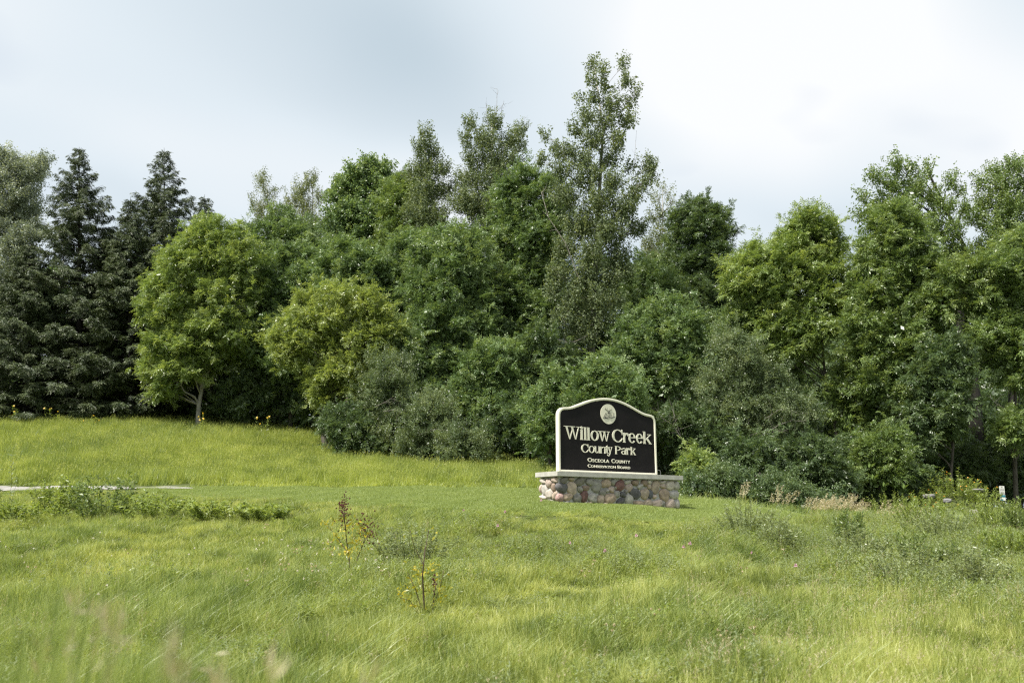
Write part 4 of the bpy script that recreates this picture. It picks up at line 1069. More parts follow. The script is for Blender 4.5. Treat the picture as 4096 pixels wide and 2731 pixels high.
tree('bushy_sapling', 'bushy sapling whose crown peeks over the left of the park sign', 37, 1265, [(1270, 885, 26), (1240, 915, 24), (1295, 905, 28), (1265, 940, 34), (1235, 960, 28), (1300, 950, 30), (1250, 1000, 34)], 'ash', 'ash', 0.07, 'bark', 29, 1.1, depth=0.5, leaf=0.85)
tree('bushy_sapling', 'bushy sapling rising behind the arch of the park sign', 36, 1385, [(1385, 858, 30), (1350, 880, 30), (1425, 890, 32), (1385, 905, 40), (1340, 930, 36), (1440, 930, 36), (1390, 960, 40), (1350, 1000, 36), (1440, 990, 36)], 'ash', 'ash', 0.07, 'bark', 30, 1.1, depth=0.5, leaf=0.85)

tree('ash_tree', 'rounded ash left of the bright spreading tree', 54.5, 668, [(680, 600, 38), (640, 640, 40), (705, 655, 42), (650, 700, 45), (690, 740, 45), (630, 760, 40), (600, 815, 40), (655, 835, 40)], 'ash', 'ash', 0.12, 'bark', 37)
tree('ash_tree', 'low ash just right of the bright spreading tree', 47, 940, [(930, 800, 38), (900, 845, 34), (955, 850, 38), (980, 900, 32), (920, 895, 32), (950, 930, 30)], 'ash', 'ash', 0.1, 'bark', 38)
tree('ash_tree', 'low leafy ash between the glossy tree and the tall cottonwood trunk', 45, 1245, [(1240, 800, 38), (1200, 845, 38), (1255, 880, 38), (1210, 920, 32), (1290, 840, 32), (1310, 890, 30)], 'ash', 'dark', 0.1, 'bark', 39)
tree('ash_tree', 'leafy ash right behind the tall cottonwood trunk', 51, 1480, [(1455, 650, 34), (1485, 695, 38), (1505, 640, 32), (1535, 670, 34), (1470, 740, 36), (1520, 720, 34)], 'ash', 'ash', 0.12, 'bark', 40)
tree('ash_tree', 'rounded ash above the grey cedar like shrub', 47, 1690, [(1690, 745, 36), (1650, 785, 34), (1725, 790, 38), (1765, 835, 34), (1685, 835, 36), (1640, 830, 30), (1800, 860, 30)], 'ash', 'ash', 0.11, 'bark', 41)
tree('ash_tree', 'drooping leafy ash between the two right hand trunks', 45, 1985, [(1960, 860, 34), (1930, 900, 30), (1985, 920, 34), (1950, 960, 32), (2010, 970, 30), (1970, 1010, 28)], 'ash', 'olive', 0.09, 'bark', 42)

# --- right hand side
tree('ash_tree', 'bright feathery ash with a rounded top right of the sky gap', 45, 1925, [(1860, 512, 30), (1830, 530, 28), (1900, 525, 26), (1865, 560, 46), (1905, 575, 34), (1800, 575, 34), (1735, 600, 34), (1700, 620, 26), (1770, 615, 42), (1840, 620, 50), (1900, 640, 45), (1720, 650, 38), (1790, 670, 48), (1860, 690, 48), (1690, 660, 24), (1740, 710, 40), (1910, 710, 42), (1820, 750, 42), (1880, 770, 38), (1840, 800, 26), (1790, 790, 30), (1760, 760, 32), (1810, 825, 18)],
     'ash', 'ash_bright', 0.14, 'bark', 31, 1.0, trunk=[(1932, 1060, 0), (1927, 1020, 0), (1915, 960, 0), (1900, 900, 0), (1893, 840, 0), (1885, 740, 0)], depth=0.4)
tree('ash_tree', 'yellowish ash with a straight thin trunk at right', 43, 2078, [(2050, 500, 30), (2020, 530, 30), (2090, 530, 30), (2050, 560, 42), (1995, 580, 32), (2105, 580, 34), (2030, 620, 46), (1985, 640, 30), (2090, 640, 45), (2140, 640, 34), (2000, 690, 40), (2060, 700, 48), (2130, 710, 42), (1975, 750, 38), (2030, 770, 46), (2100, 780, 45), (1990, 820, 36), (2060, 850, 45), (2130, 850, 40), (2010, 890, 34), (2080, 920, 38), (2140, 920, 32)],
     'ash', 'olive', 0.10, 'bark', 32, 1.0, trunk=[(2078, 1110, 0), (2074, 1050, 0), (2070, 970, 0), (2068, 860, 0)], depth=0.4)
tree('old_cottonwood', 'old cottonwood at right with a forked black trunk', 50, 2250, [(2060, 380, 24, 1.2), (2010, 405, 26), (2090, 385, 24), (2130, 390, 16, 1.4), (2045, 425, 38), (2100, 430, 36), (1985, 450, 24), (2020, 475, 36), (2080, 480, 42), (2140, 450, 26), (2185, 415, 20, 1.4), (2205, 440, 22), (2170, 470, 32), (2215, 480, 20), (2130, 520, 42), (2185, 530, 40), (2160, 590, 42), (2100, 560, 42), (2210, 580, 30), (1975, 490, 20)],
     'cotton', 'olive', 0.5, 'shade_dark_bark', 33, 1.1, trunk=[(2245, 1120, 0), (2242, 1000, 0), (2240, 930, 0), (2230, 850, 0), (2205, 740, 0), (2205, 690, 0), (2230, 600, 0)], depth=0.35, back=0.3, twig_r=1.2,
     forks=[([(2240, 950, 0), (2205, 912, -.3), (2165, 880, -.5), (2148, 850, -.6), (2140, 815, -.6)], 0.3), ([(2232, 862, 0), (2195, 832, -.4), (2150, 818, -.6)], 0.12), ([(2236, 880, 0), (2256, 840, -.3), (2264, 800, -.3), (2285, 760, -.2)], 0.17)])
tree('old_cottonwood', 'cottonwood filling the upper right corner of the wood', 51, 2330, [(2320, 385, 20, 1.5), (2345, 375, 18, 1.5), (2285, 395, 22, 1.3), (2250, 420, 24), (2300, 425, 34), (2345, 420, 30), (2265, 460, 36), (2320, 475, 42), (2370, 450, 40), (2240, 500, 32), (2290, 520, 42), (2350, 530, 45), (2260, 570, 36), (2320, 580, 42), (2380, 580, 45)], 'cotton', 'olive', 0.3, 'shade_dark_bark', 34, 1.15, depth=0.35, back=0.3)
tree('ash_tree', 'leafy ash at the right edge hanging over the dark trunk', 42, 2335, [(2330, 580, 40), (2280, 620, 40), (2345, 650, 45), (2300, 690, 45), (2250, 690, 34), (2360, 720, 42), (2310, 760, 42), (2240, 640, 30), (2270, 770, 30), (2345, 800, 40), (2290, 830, 28), (2350, 870, 34), (2330, 980, 26), (2360, 1000, 30), (2315, 1005, 18), (2390, 640, 50), (2390, 800, 50), (2180, 640, 30), (2160, 700, 32)],
     'ash', 'olive', 0.13, 'bark', 35, 0.95, trunk=[(2333, 1130, 0), (2330, 1040, 0), (2332, 960, 0), (2330, 860, 0)], depth=0.4,
     dead=[([(2400, 890, -0.5), (2340, 865, -0.5), (2290, 835, -0.5), (2262, 832, -0.5)], 0.02), ([(2400, 935, -0.5), (2330, 950, -0.5), (2285, 925, -0.5), (2275, 912, -0.5)], 0.018)])
tree('slim_ash', 'slim leafy tree with a thin trunk before the black trunk at right', 41, 2190, [(2180, 800, 30), (2150, 830, 32), (2200, 850, 30), (2170, 890, 36), (2120, 870, 30), (2200, 920, 28), (2150, 950, 34), (2100, 960, 30), (2190, 990, 26), (2120, 1010, 28)], 'ash', 'dark', 0.08, 'bark', 36, 0.9)
# --- shrubs at the foot of the wood
def shrub(label, Y, u, lobes, mat, seed, dead=None, sp='small', group='shrubs along the foot of the wood', dens=1.0, name='shrub', leaf=1.2):
    return tree(name, label, Y, u, lobes, sp, mat, 0.05, 'bark', seed, dens, group, 'shrub', depth=0.5, back=0.4, dead=dead, leaf=leaf)
shrub('tall grey green shrub with bare twigs under the bright spreading tree', 44, 890, [(880, 850, 30), (920, 840, 24), (860, 890, 34), (910, 890, 38), (880, 930, 42), (930, 930, 36), (850, 960, 34), (900, 985, 40)], 'grey', 51, dead=[([(860, 935, -1.5), (900, 915, -1.7), (925, 925, -1.7)], 0.012), ([(880, 945, -1.5), (905, 940, -1.7), (930, 950, -1.7)], 0.012)])
shrub('grey green shrub in the middle of the low thicket', 42.5, 975, [(985, 930, 30), (1015, 950, 28), (965, 965, 36), (1000, 985, 38), (950, 1000, 34), (1020, 1015, 32), (980, 1030, 34), (935, 1030, 30)], 'grey', 52, dead=[([(960, 1000, -1.3), (1000, 985, -1.5), (1030, 990, -1.5)], 0.012)])
shrub('low rounded shrub at the right tip of the thicket', 41, 1065, [(1050, 1000, 28), (1085, 1020, 26), (1055, 1035, 30), (1095, 1045, 22), (1030, 1050, 26)], 'grey', 53)
shrub('dark leafy shrub at the left end of the thicket', 43.5, 800, [(790, 955, 26), (760, 975, 24), (820, 975, 30), (775, 1000, 28), (830, 1010, 32), (860, 1030, 30), (800, 1020, 26)], 'dark', 54, sp='ash', leaf=0.7)
shrub('dark shrub behind the gap left of the park sign', 43, 1180, [(1180, 960, 30), (1220, 980, 32), (1160, 1000, 30), (1200, 1020, 32), (1240, 1030, 30), (1120, 1000, 30)], 'dark', 55, sp='ash', leaf=0.8)
shrub('large grey green cedar like shrub right of the park sign', 39, 1720, [(1690, 790, 30), (1660, 830, 36), (1720, 830, 34), (1760, 870, 34), (1690, 880, 44), (1640, 890, 38), (1800, 900, 32), (1740, 920, 42), (1840, 935, 28), (1790, 950, 38), (1690, 950, 42), (1640, 960, 40), (1750, 990, 40), (1860, 965, 18), (1820, 990, 30)], 'grey', 56, dead=[([(1740, 1005, -1.6), (1790, 975, -1.8), (1820, 965, -1.8), (1845, 968, -1.8)], 0.016), ([(1720, 1000, -1.6), (1770, 985, -1.8), (1810, 995, -1.8)], 0.014), ([(1760, 960, -1.8), (1790, 940, -1.9), (1825, 945, -1.9)], 0.012)])
shrub('dark shrub with broken bare branches beside the sign panel', 38, 1560, [(1560, 960, 30), (1600, 980, 34), (1540, 1000, 34), (1590, 1020, 34), (1640, 1020, 34), (1560, 1050, 32), (1620, 1060, 34)], 'dark', 57, sp='ash', leaf=0.7, dead=[([(1575, 1020, -1.5), (1545, 975, -1.6), (1520, 960, -1.6), (1505, 935, -1.6)], 0.014), ([(1560, 990, -1.5), (1550, 960, -1.6), (1545, 940, -1.6)], 0.01)])
shrub('small bright sapling just right of the stone base', 34, 1608, [(1595, 1062, 14, 1.5), (1612, 1080, 20), (1595, 1095, 18), (1628, 1100, 18), (1608, 1115, 20)], 'ash_bright', 58, sp='ash', leaf=0.7, name='sapling')
shrub('dark green bush low at the right beside the curved trunk', 37, 1850, [(1820, 1050, 32), (1870, 1040, 34), (1910, 1075, 30), (1850, 1085, 36), (1790, 1085, 34), (1900, 1110, 28), (1940, 1110, 20), (1830, 1120, 32)], 'dark', 59, sp='ash', leaf=0.75)
shrub('dark bush with a grey dead branch fan in front of it', 36.5, 1740, [(1700, 1050, 34), (1750, 1040, 34), (1690, 1090, 34), (1740, 1090, 36), (1780, 1120, 30), (1660, 1090, 28)], 'dark', 60, sp='ash', leaf=0.75, dead=[([(1740, 1140, -1.6), (1725, 1110, -1.7), (1705, 1085, -1.7), (1690, 1100, -1.7)], 0.014), ([(1725, 1105, -1.7), (1745, 1085, -1.8), (1760, 1095, -1.8)], 0.012), ([(1735, 1125, -1.7), (1760, 1130, -1.8), (1775, 1138, -1.8)], 0.01)])
shrub('yellowish leafy sapling under the thin straight trunk', 38.5, 2010, [(2000, 1020, 26), (2040, 1010, 28), (1985, 1050, 26), (2030, 1055, 32), (2060, 1050, 24), (2010, 1085, 28), (2050, 1090, 24)], 'olive', 61, sp='ash', leaf=0.75)
shrub('dark shrub under the black forked trunk', 44, 2180, [(2160, 1050, 32), (2210, 1060, 34), (2140, 1090, 32), (2190, 1100, 34), (2250, 1080, 30)], 'dark', 62, sp='ash', leaf=0.8)
shrub('dark shrub at the wood edge behind the slim grey trunk', 55, 560, [(540, 900, 30), (580, 890, 32), (610, 920, 28), (560, 940, 28), (520, 930, 24), (690, 900, 32), (700, 940, 26), (660, 930, 24)], 'dark', 63, sp='ash', leaf=0.9)

shrub('dense dark shrub filling the gap behind the straw plumes', 40, 1960, [(1940, 1040, 34), (1990, 1090, 34), (1950, 1110, 34), (2060, 1110, 34), (2110, 1100, 32), (1900, 1130, 30), (2010, 1130, 32)], 'dark', 64, sp='ash', leaf=0.8)
shrub('dark understory shrub right behind the sign base', 40, 1480, [(1460, 1000, 38), (1520, 1040, 38), (1440, 1050, 36), (1490, 1080, 34), (1400, 1040, 36), (1330, 1040, 36), (1280, 1060, 32), (1350, 1080, 30)], 'dark', 65, sp='ash', leaf=0.8)
shrub('dark understory shrub below the small notice at the right edge', 46, 2320, [(2290, 1060, 36), (2340, 1080, 36), (2280, 1110, 30), (2390, 1070, 38), (2330, 1120, 28)], 'dark', 66, sp='ash', leaf=0.9)

shrub('low dark brambles right behind the lawn beside the sign', 32.5, 1680, [(1600, 1120, 20), (1640, 1122, 22), (1680, 1132, 22), (1665, 1105, 20), (1720, 1135, 22), (1700, 1110, 20), (1620, 1135, 16)], 'dark', 67, sp='small', leaf=1.3)
shrub('low dark brambles behind the right tip of the lawn', 32, 1810, [(1755, 1142, 22), (1790, 1150, 22), (1780, 1122, 20), (1830, 1158, 20), (1865, 1165, 20), (1820, 1135, 20), (1900, 1165, 18)], 'dark', 68, sp='small', leaf=1.3)

# --- the depth of the wood behind the front trees
def wood_mass():
    rng = np.random.default_rng(77)
    Ls = []
    for Yw, ys in ((70, (560, 640, 720, 800, 880)), (66, (700, 790, 870, 950)), (60, (900, 960, 1010, 1060, 1105)), (52, (1000, 1050, 1095, 1130))):
        for x in range(-260, 2700, 62):
            # height of the skyline that the mass must stay under
            topv = np.interp(x, [-260, 0, 540, 600, 760, 930, 1210, 1500, 1660, 1720, 1960, 2000, 2700], [560, 560, 640, 560, 560, 520, 480, 560, 600, 660, 640, 520, 480])
            for y in ys:
                if y < topv + 60: continue
                if y > 990 and x < 1150: continue
                if y > 1040 and x < 1450: continue
                if Yw == 52 and x < 1500: continue
                if rng.random() < (0.12 if y < 950 else 0.03): continue
                if 2120 < x < 2270 and 690 < y < 880 and rng.random() < 0.35: continue
                c = at((x + rng.normal(0, 14)) * KW, (y + rng.normal(0, 14)) * KW, Yw + rng.normal(0, 1.2))
                r = size(58 * KW, Yw) * rng.uniform(0.8, 1.15)
                Ls.append((c, np.array([r, r, r])))
    Pf, Of, Tf = crown_points(Ls, 2.6, rng, 0.3, under=0.9)
    n = len(Pf)
    pk = rng.integers(0, 6, n)
    scatter('woodland', 'dark mass of the wood behind the front row of trees', Pf, frames(unit(Of + rng.normal(size=(n, 3)) * 0.4), 0.4, rng), np.repeat(rng.uniform(1.5, 2.3, (n, 1)), 3, 1), pk, sprays('ash', 'dark'), 'wood', clump=np.clip(Tf, 0, 1))
    N_LEAVES[0] += n
wood_mass()
print('LEAVES', N_LEAVES[0])
#PART4
# ------------------------------------------------------------------ grass and other ground cover
M['grass'] = leaf_mat('meadow_grass', (0.135, 0.175, 0.042), (0.305, 0.36, 0.09), (0.48, 0.505, 0.185), trans=0.42, rough=0.45, noise=0.85, nscale=0.4, obj_rand=0.28, noise2=0.95, n2scale=1.7)
M['grass_far'] = leaf_mat('slope_grass', (0.16, 0.21, 0.038), (0.32, 0.39, 0.072), (0.47, 0.51, 0.14), trans=0.42, rough=0.45, noise=0.9, nscale=0.22, obj_rand=0.28, noise2=0.9, n2scale=0.9)
M['lush'] = leaf_mat('lush_grass', (0.095, 0.145, 0.036), (0.2, 0.27, 0.07), (0.36, 0.42, 0.16), trans=0.4, rough=0.4, noise=0.6, nscale=0.6, obj_rand=0.26, noise2=0.8, n2scale=1.7)
M['turf'] = leaf_mat('turf_blade', (0.2, 0.26, 0.07), (0.265, 0.335, 0.1), (0.34, 0.4, 0.135), trans=0.4, rough=0.5, noise=0.45, nscale=0.8, obj_rand=0.15)
M['straw'] = leaf_mat('straw_seed_head', (0.30, 0.26, 0.15), (0.46, 0.40, 0.26), (0.62, 0.56, 0.40), trans=0.3, rough=0.6, noise=0.3)
M['mug'] = leaf_mat('mugwort_leaf', (0.16, 0.205, 0.1), (0.255, 0.31, 0.15), (0.36, 0.4, 0.22), trans=0.35, noise=0.3)
M['weed'] = leaf_mat('bright_weed_leaf', (0.14, 0.2, 0.046), (0.24, 0.31, 0.08), (0.34, 0.395, 0.13), trans=0.4, noise=0.3)
M['dweed'] = leaf_mat('dark_weed_leaf', (0.1, 0.15, 0.046), (0.17, 0.235, 0.074), (0.25, 0.315, 0.11), trans=0.35, noise=0.3)
M['petal'] = leaf_mat('yellow_petal', (0.55, 0.36, 0.02), (0.70, 0.48, 0.03), (0.78, 0.58, 0.06), trans=0.3, noise=0.1)
M['orange'] = leaf_mat('orange_petal', (0.55, 0.22, 0.015), (0.66, 0.30, 0.02), (0.72, 0.40, 0.03), trans=0.3, noise=0.1)
M['white_petal'] = leaf_mat('white_bloom', (0.55, 0.52, 0.48), (0.65, 0.62, 0.58), (0.72, 0.70, 0.66), trans=0.3, noise=0.1)
M['pink_petal'] = leaf_mat('pink_bloom', (0.45, 0.28, 0.38), (0.55, 0.36, 0.46), (0.62, 0.45, 0.52), trans=0.3, noise=0.1)
M['gold'] = leaf_mat('autumn_leaf', (0.2, 0.24, 0.03), (0.34, 0.33, 0.04), (0.58, 0.46, 0.05), trans=0.4, noise=0.3)
M['fruit'] = solid('dark_red_fruit', (0.05, 0.018, 0.014), (0.11, 0.035, 0.025), 30, 0.8)
M['stalk'] = solid('weed_stalk', (0.07, 0.085, 0.03), (0.13, 0.13, 0.06), 10, 0.8)

def blades(n, R, h0, h1, w, lean, rng, wind=(0.12, 0.0), segs=3, bend=0.5, tint0=0.48, tints=0.21):
    """n curved tapering blades standing in a disc of radius R"""
    V, Q_, T = [], [], []
    for i in range(n):
        a = rng.uniform(0, 6.283); rr = R * math.sqrt(rng.random())
        b0 = np.array([rr * math.cos(a), rr * math.sin(a), -0.03])
        th = rng.uniform(0, 6.283)
        ln = np.array([math.cos(th), math.sin(th)]) * lean * rng.uniform(0.1, 1.0) + np.array(wind)
        h = rng.uniform(h0, h1); ww = w * rng.uniform(0.7, 1.25)
        fa = rng.uniform(0, 6.283); wd = np.array([math.cos(fa), math.sin(fa), 0])
        base = len(V); t_ = float(np.clip(rng.normal(tint0, tints), 0.02, 0.98))
        for s in range(segs + 1):
            f = s / segs
            p = b0 + np.array([ln[0] * h * (f * 0.5 + bend * f * f), ln[1] * h * (f * 0.5 + bend * f * f), h * (f - 0.22 * bend * f * f * min(1.0, np.hypot(*ln) * 2))])
            wf = ww * (1 - f ** 1.6) * 0.5 + (0.0006 if s == segs else 0)
            V += [p - wd * wf, p + wd * wf]; T += [t_ + 0.06 * f, t_ + 0.06 * f]
        for s in range(segs):
            k_ = base + s * 2
            Q_.append((k_, k_ + 1, k_ + 3, k_ + 2))
    return np.array(V), np.array(Q_), np.array(T)

def seed_head(n, R, h0, h1, rng, mat, head=0.10, fluff=14, wind=(0.15, 0.0), hw=0.02):
    """thin stems that carry feathery heads"""
    V, Q_, T = blades(n, R, h0, h1, 0.004, 0.25, rng, wind, 3, 0.45)
    tips = V.reshape(n, -1, 3)[:, -2:].mean(1); below = V.reshape(n, -1, 3)[:, -4:-2].mean(1)
    d = unit(tips - below)
    Pq = np.repeat(tips, fluff, 0) - np.repeat(d, fluff, 0) * head * rng.uniform(0, 1, (n * fluff, 1))
    dd = unit(np.repeat(d, fluff, 0) * 0.9 + rng.normal(size=(n * fluff, 3)) * 0.55)
    L_ = leaf_quads(Pq, dd, rng.normal(size=(n * fluff, 3)), rng.uniform(0.3, 0.55, n * fluff) * head, np.full(n * fluff, hw), 0.0)
    return [(V, Q_, T, M['grass']), (L_.reshape(-1, 3), np.arange(len(L_) * 4).reshape(-1, 4), np.repeat(rng.uniform(0.2, 0.8, len(L_)), 4), M['straw'] if mat == 'dry' else M['grass'])]

def vnoise(x, y, s, seed):
    r_ = np.random.default_rng(seed); z = 0
    for k_ in range(6):
        a = r_.uniform(0, 6.283); f = s * r_.uniform(0.6, 1.7)
        z = z + np.sin((x * math.cos(a) + y * math.sin(a)) * f + r_.uniform(0, 6.28))
    return z / 6 * 1.6

def field(rng, y0, y1, dens_fn, umin=-450, umax=4550):
    """random ground points between distances y0 and y1 inside the view wedge"""
    out = []
    ys = np.linspace(y0, y1, 24)
    for a, b_ in zip(ys, ys[1:]):
        ym = (a + b_) / 2
        x0, x1 = (umin - 2048) / FPX * ym * 1.03, (umax - 2048) / FPX * ym * 1.03
        n = int((b_ - a) * (x1 - x0) * dens_fn(ym))
        out.append(np.c_[rng.uniform(x0, x1, n), rng.uniform(a, b_, n)])
    p = np.concatenate(out); z = height(p[:, 0], p[:, 1])
    return np.c_[p, z]

rg = np.random.default_rng(5)
WL = (0.22, -0.03)
P_A = [proto('clump', [(*blades(24, 0.11, 0.13, 0.36, 0.0105, 0.5, rg, (0.12, 0)), M['grass'])]) for _ in range(3)]
P_A += [proto('clump', [(*blades(26, 0.12, 0.16, 0.42, 0.0115, 0.6, rg, WL, bend=0.7), M['lush'])]) for _ in range(2)]
P_A += [proto('clump', [(*blades(14, 0.11, 0.15, 0.32, 0.006, 0.5, rg, (0.1, 0)), M['grass'])] + seed_head(6, 0.10, 0.30, 0.48, rg, 'dry', 0.07, 7, hw=0.005)) for _ in range(2)]
def rosette(rng, n, h, L, W, mat):
    t = rng.uniform(0.1, 1, n); th = rng.uniform(0, 6.283, n)
    P_ = np.c_[rng.normal(0, 0.03, n), rng.normal(0, 0.03, n), t * h]
    V = leaf_quads(P_, unit(np.c_[np.cos(th), np.sin(th), rng.uniform(0.1, 0.9, n)]), unit(rng.normal(size=(n, 3)) * 0.4 + np.array([0, 0, 1.0])), L * rng.uniform(0.6, 1.3, n), W * rng.uniform(0.7, 1.2, n))
    return (V.reshape(-1, 3), np.arange(n * 4).reshape(n, 4), np.repeat(np.clip(rng.normal(0.5, 0.2, n), 0, 1), 4), mat)
P_A += [proto('clump', [(*blades(8, 0.1, 0.1, 0.28, 0.008, 0.5, rg), M['grass']), rosette(rg, 46, 0.36, 0.055, 0.014, M['mug'])]), proto('clump', [(*blades(8, 0.1, 0.1, 0.28, 0.008, 0.5, rg), M['grass']), rosette(rg, 36, 0.32, 0.065, 0.02, M['weed'])]), proto('clump', [(*blades(20, 0.05, 0.25, 0.48, 0.009, 0.7, rg, (0.2, 0), bend=0.9), M['grass'])])]
p = field(rg, 5.5, 29.5, lambda Y: 150 if Y < 12 else (105 if Y < 18 else 78))
keep = ~(in_lawn(*p.T) & in_lawn(p[:, 0], p[:, 1] - 0.3, p[:, 2])) & ~in_road(*p.T) & ~in_sign(p[:, 0], p[:, 1], 0.3)
u_ = col_u(*p.T)
behind = (p[:, 1] > np.interp(u_, LAWN_U, LAWN_B)) & (u_ > 560)
keep &= ~behind & ~((u_ <= 560) & (p[:, 1] > 29.0))
# thin border: short grass right next to the lawn
p = p[keep]; u_ = u_[keep]; n = len(p)
edge = np.clip((np.interp(u_, LAWN_U, LAWN_F) - p[:, 1]) / 0.7, 0.55, 1.0)
nzz = vnoise(p[:, 0], p[:, 1], 0.9, 1); nz_l = vnoise(p[:, 0], p[:, 1], 0.35, 2)
lushness = np.clip(0.35 + 0.35 * nzz + 0.35 * (1500 - u_) / 2000 * (p[:, 1] < 16), 0.02, 0.95)
dry = np.clip(0.02 + 0.05 * nz_l + 0.05 * (u_ > 2700), 0.005, 0.16)
pick = rg.integers(0, 3, n); rnd = rg.random(n)
pick = np.where(rnd < lushness, rg.integers(3, 5, n), pick); pick = np.where(rg.random(n) < dry, rg.integers(5, 7, n), pick)
sc_ = (0.8 + 0.25 * nzz + rg.uniform(-0.2, 0.25, n)); sc_ = np.clip(sc_ + 0.4 * vnoise(p[:, 0], p[:, 1], 2.0, 9), 0.3, 1.75) * np.where(u_ < 700, 1.15, 1.0)
wd_ = vnoise(p[:, 0], p[:, 1], 1.6, 8); pick = np.where((wd_ > 0.2) & (rg.random(n) < 0.13), rg.integers(7, 9, n), pick); pick = np.where(rg.random(n) < 0.05, 9, pick)
drift = np.zeros(n)
for du, dY, dr in ((1640, 16.3, 1.5), (1880, 20.0, 1.0), (3000, 20.6, 1.6), (3120, 19.3, 1.2), (3640, 14.8, 1.5), (3440, 17.5, 1.3), (3760, 19.5, 1.6), (3890, 15.5, 1.5), (2250, 17.2, 1.3), (2480, 16.3, 1.0), (3620, 17.3, 1.4), (3950, 22, 2.2), (3600, 23, 2.0)):
    q = footing(du, dY); drift += np.exp(-((p[:, 0] - q[0]) ** 2 + ((p[:, 1] - dY) * 0.8) ** 2) / dr ** 2)
rough = np.clip((u_ - 3100) / 500, 0, 1) * np.clip((p[:, 1] - 15) / 4, 0, 1)
pick = np.where(rg.random(n) < np.clip(drift * 0.5 + rough * 0.22, 0, 0.7), np.where(rg.random(n) < 0.62, 7, 8), pick)
sc_ = np.clip(sc_, 0.3, 1.35) * np.interp(p[:, 1], [13, 20], [1.0, 0.62]) * (1 + 0.3 * np.clip(drift, 0, 1) + 0.35 * rough)
scl = np.c_[np.full(n, 1.0) * rg.uniform(0.85, 1.25, n), np.full(n, 1.0) * rg.uniform(0.85, 1.25, n), sc_ * edge]
scatter('meadow_grass', 'rough sunlit grass of the meadow in front of the sign', p, rg.normal(0, 0.6, n), scl, pick, P_A)

P_B = [proto('clump', [(*blades(22, 0.2, 0.22, 0.66, 0.013, 0.45, rg, (0.1, 0)), M['grass_far'])]) for _ in range(3)]
P_B += [proto('clump', [(*blades(16, 0.2, 0.25, 0.5, 0.011, 0.5, rg, (0.1, 0)), M['grass_far'])] + seed_head(4, 0.18, 0.5, 0.75, rg, 'green', 0.12, 8, hw=0.014))]
P_B += [proto('clump', [(*blades(26, 0.22, 0.30, 0.6, 0.013, 0.6, rg, (0.15, 0), bend=0.7), M['lush'])])]
p = field(rg, 26, 62, lambda Y: 34 if Y < 45 else 22)
u_ = col_u(*p.T)
far_e = np.where(u_ < 560, 31.7, np.interp(u_, LAWN_U, LAWN_B, right=25.0))
keep = (p[:, 1] > far_e) & ~in_lawn(*p.T) & ~in_road(*p.T) & ~((u_ > 3330) & (p[:, 1] < 29.0)) & (p[:, 1] < np.interp(u_, [0, 800, 1400, 2000, 2500, 4096], [62, 60, 54, 48, 44, 46]))
keep &= ~((u_ > 2640) & (p[:, 1] > 26) & (rg.random(len(u_)) < np.where(p[:, 1] > 36, 0.97, 0.75)))
p = p[keep]; u_ = u_[keep]; n = len(p)
nzz = vnoise(p[:, 0], p[:, 1], 0.5, 3)
pick = rg.integers(0, 4, n); pick = np.where(rg.random(n) < np.clip(0.18 + 0.25 * nzz + 0.5 * (u_ > 2600), 0, 0.9), 4, pick)
s_ = np.clip(0.85 + 0.22 * nzz + rg.uniform(-0.2, 0.25, n), 0.5, 1.5)
s_ *= np.where((u_ > 2700) & (u_ < 3420) & (p[:, 1] < 36), 0.6, 1.0)
s_ *= np.clip((p[:, 1] - np.where(u_ < 560, 31.5, np.interp(u_, LAWN_U, LAWN_B, right=25))) / 1.2, 0.35, 1.0)
scatter('slope_grass', 'tall yellow green grass on the slope behind the lawn', p, rg.normal(0, 0.6, n), np.c_[rg.uniform(0.8, 1.2, n), rg.uniform(0.8, 1.2, n), s_], pick, P_B)

P_C = [proto('tuft', [(*blades(34, 0.11, 0.022, 0.05, 0.009, 0.8, rg, (0.08, 0), segs=2), M['turf'])]) for _ in range(3)]
p = field(rg, 20.5, 31.8, lambda Y: 170, 300, 3500)
p = p[in_lawn(*p.T) & ~in_sign(p[:, 0], p[:, 1], -0.05)]; n = len(p)
p[:, 2] += 0.03
scatter('lawn_grass', 'short mown grass of the lawn around the sign', p, rg.uniform(0, 6.28, n), np.c_[np.ones(n), np.ones(n), rg.uniform(0.7, 1.3, n)], rg.integers(0, 3, n), P_C)

# tall grass close to the camera, out of focus at the lower left
P_D = [proto('tall_clump', [(*blades(16, 0.10, 0.75, 1.25, 0.010, 0.22, rg, (0.10, 0), segs=4), M['lush'])]) for _ in range(2)]
P_D += [proto('tall_clump', [(*blades(6, 0.10, 0.6, 1.0, 0.008, 0.25, rg, (0.10, 0), segs=4), M['lush'])] + seed_head(5, 0.10, 0.95, 1.3, rg, 'dry', 0.12, 10, hw=0.007)) for _ in range(2)]
pl, ps, pk = [], [], []
for i in range(170):
    Y = rg.uniform(1.2, 2.9); u = -350 + 2300 * rg.random() ** 1.7
    q = footing(u, Y)
    top_v = np.interp(u, [0, 120, 260, 450, 700, 1200, 1700], [2290, 2380, 2500, 2560, 2600, 2660, 2710]) + rg.exponential(70)
    hgt = at(u, top_v, Y)[2] - q[2]
    if hgt < 0.3: continue
    pl.append(q); ps.append((0.8, 0.8, hgt / 1.15)); pk.append(rg.integers(2, 4) if (420 < u < 700 and rg.random() < 0.2) or rg.random() < 0.02 else rg.integers(0, 2))
scatter('roadside_grass', 'tall blurred roadside grass in the lower left corner', np.array(pl), rg.normal(0, 0.5, len(pl)), np.array(ps), pk, P_D)

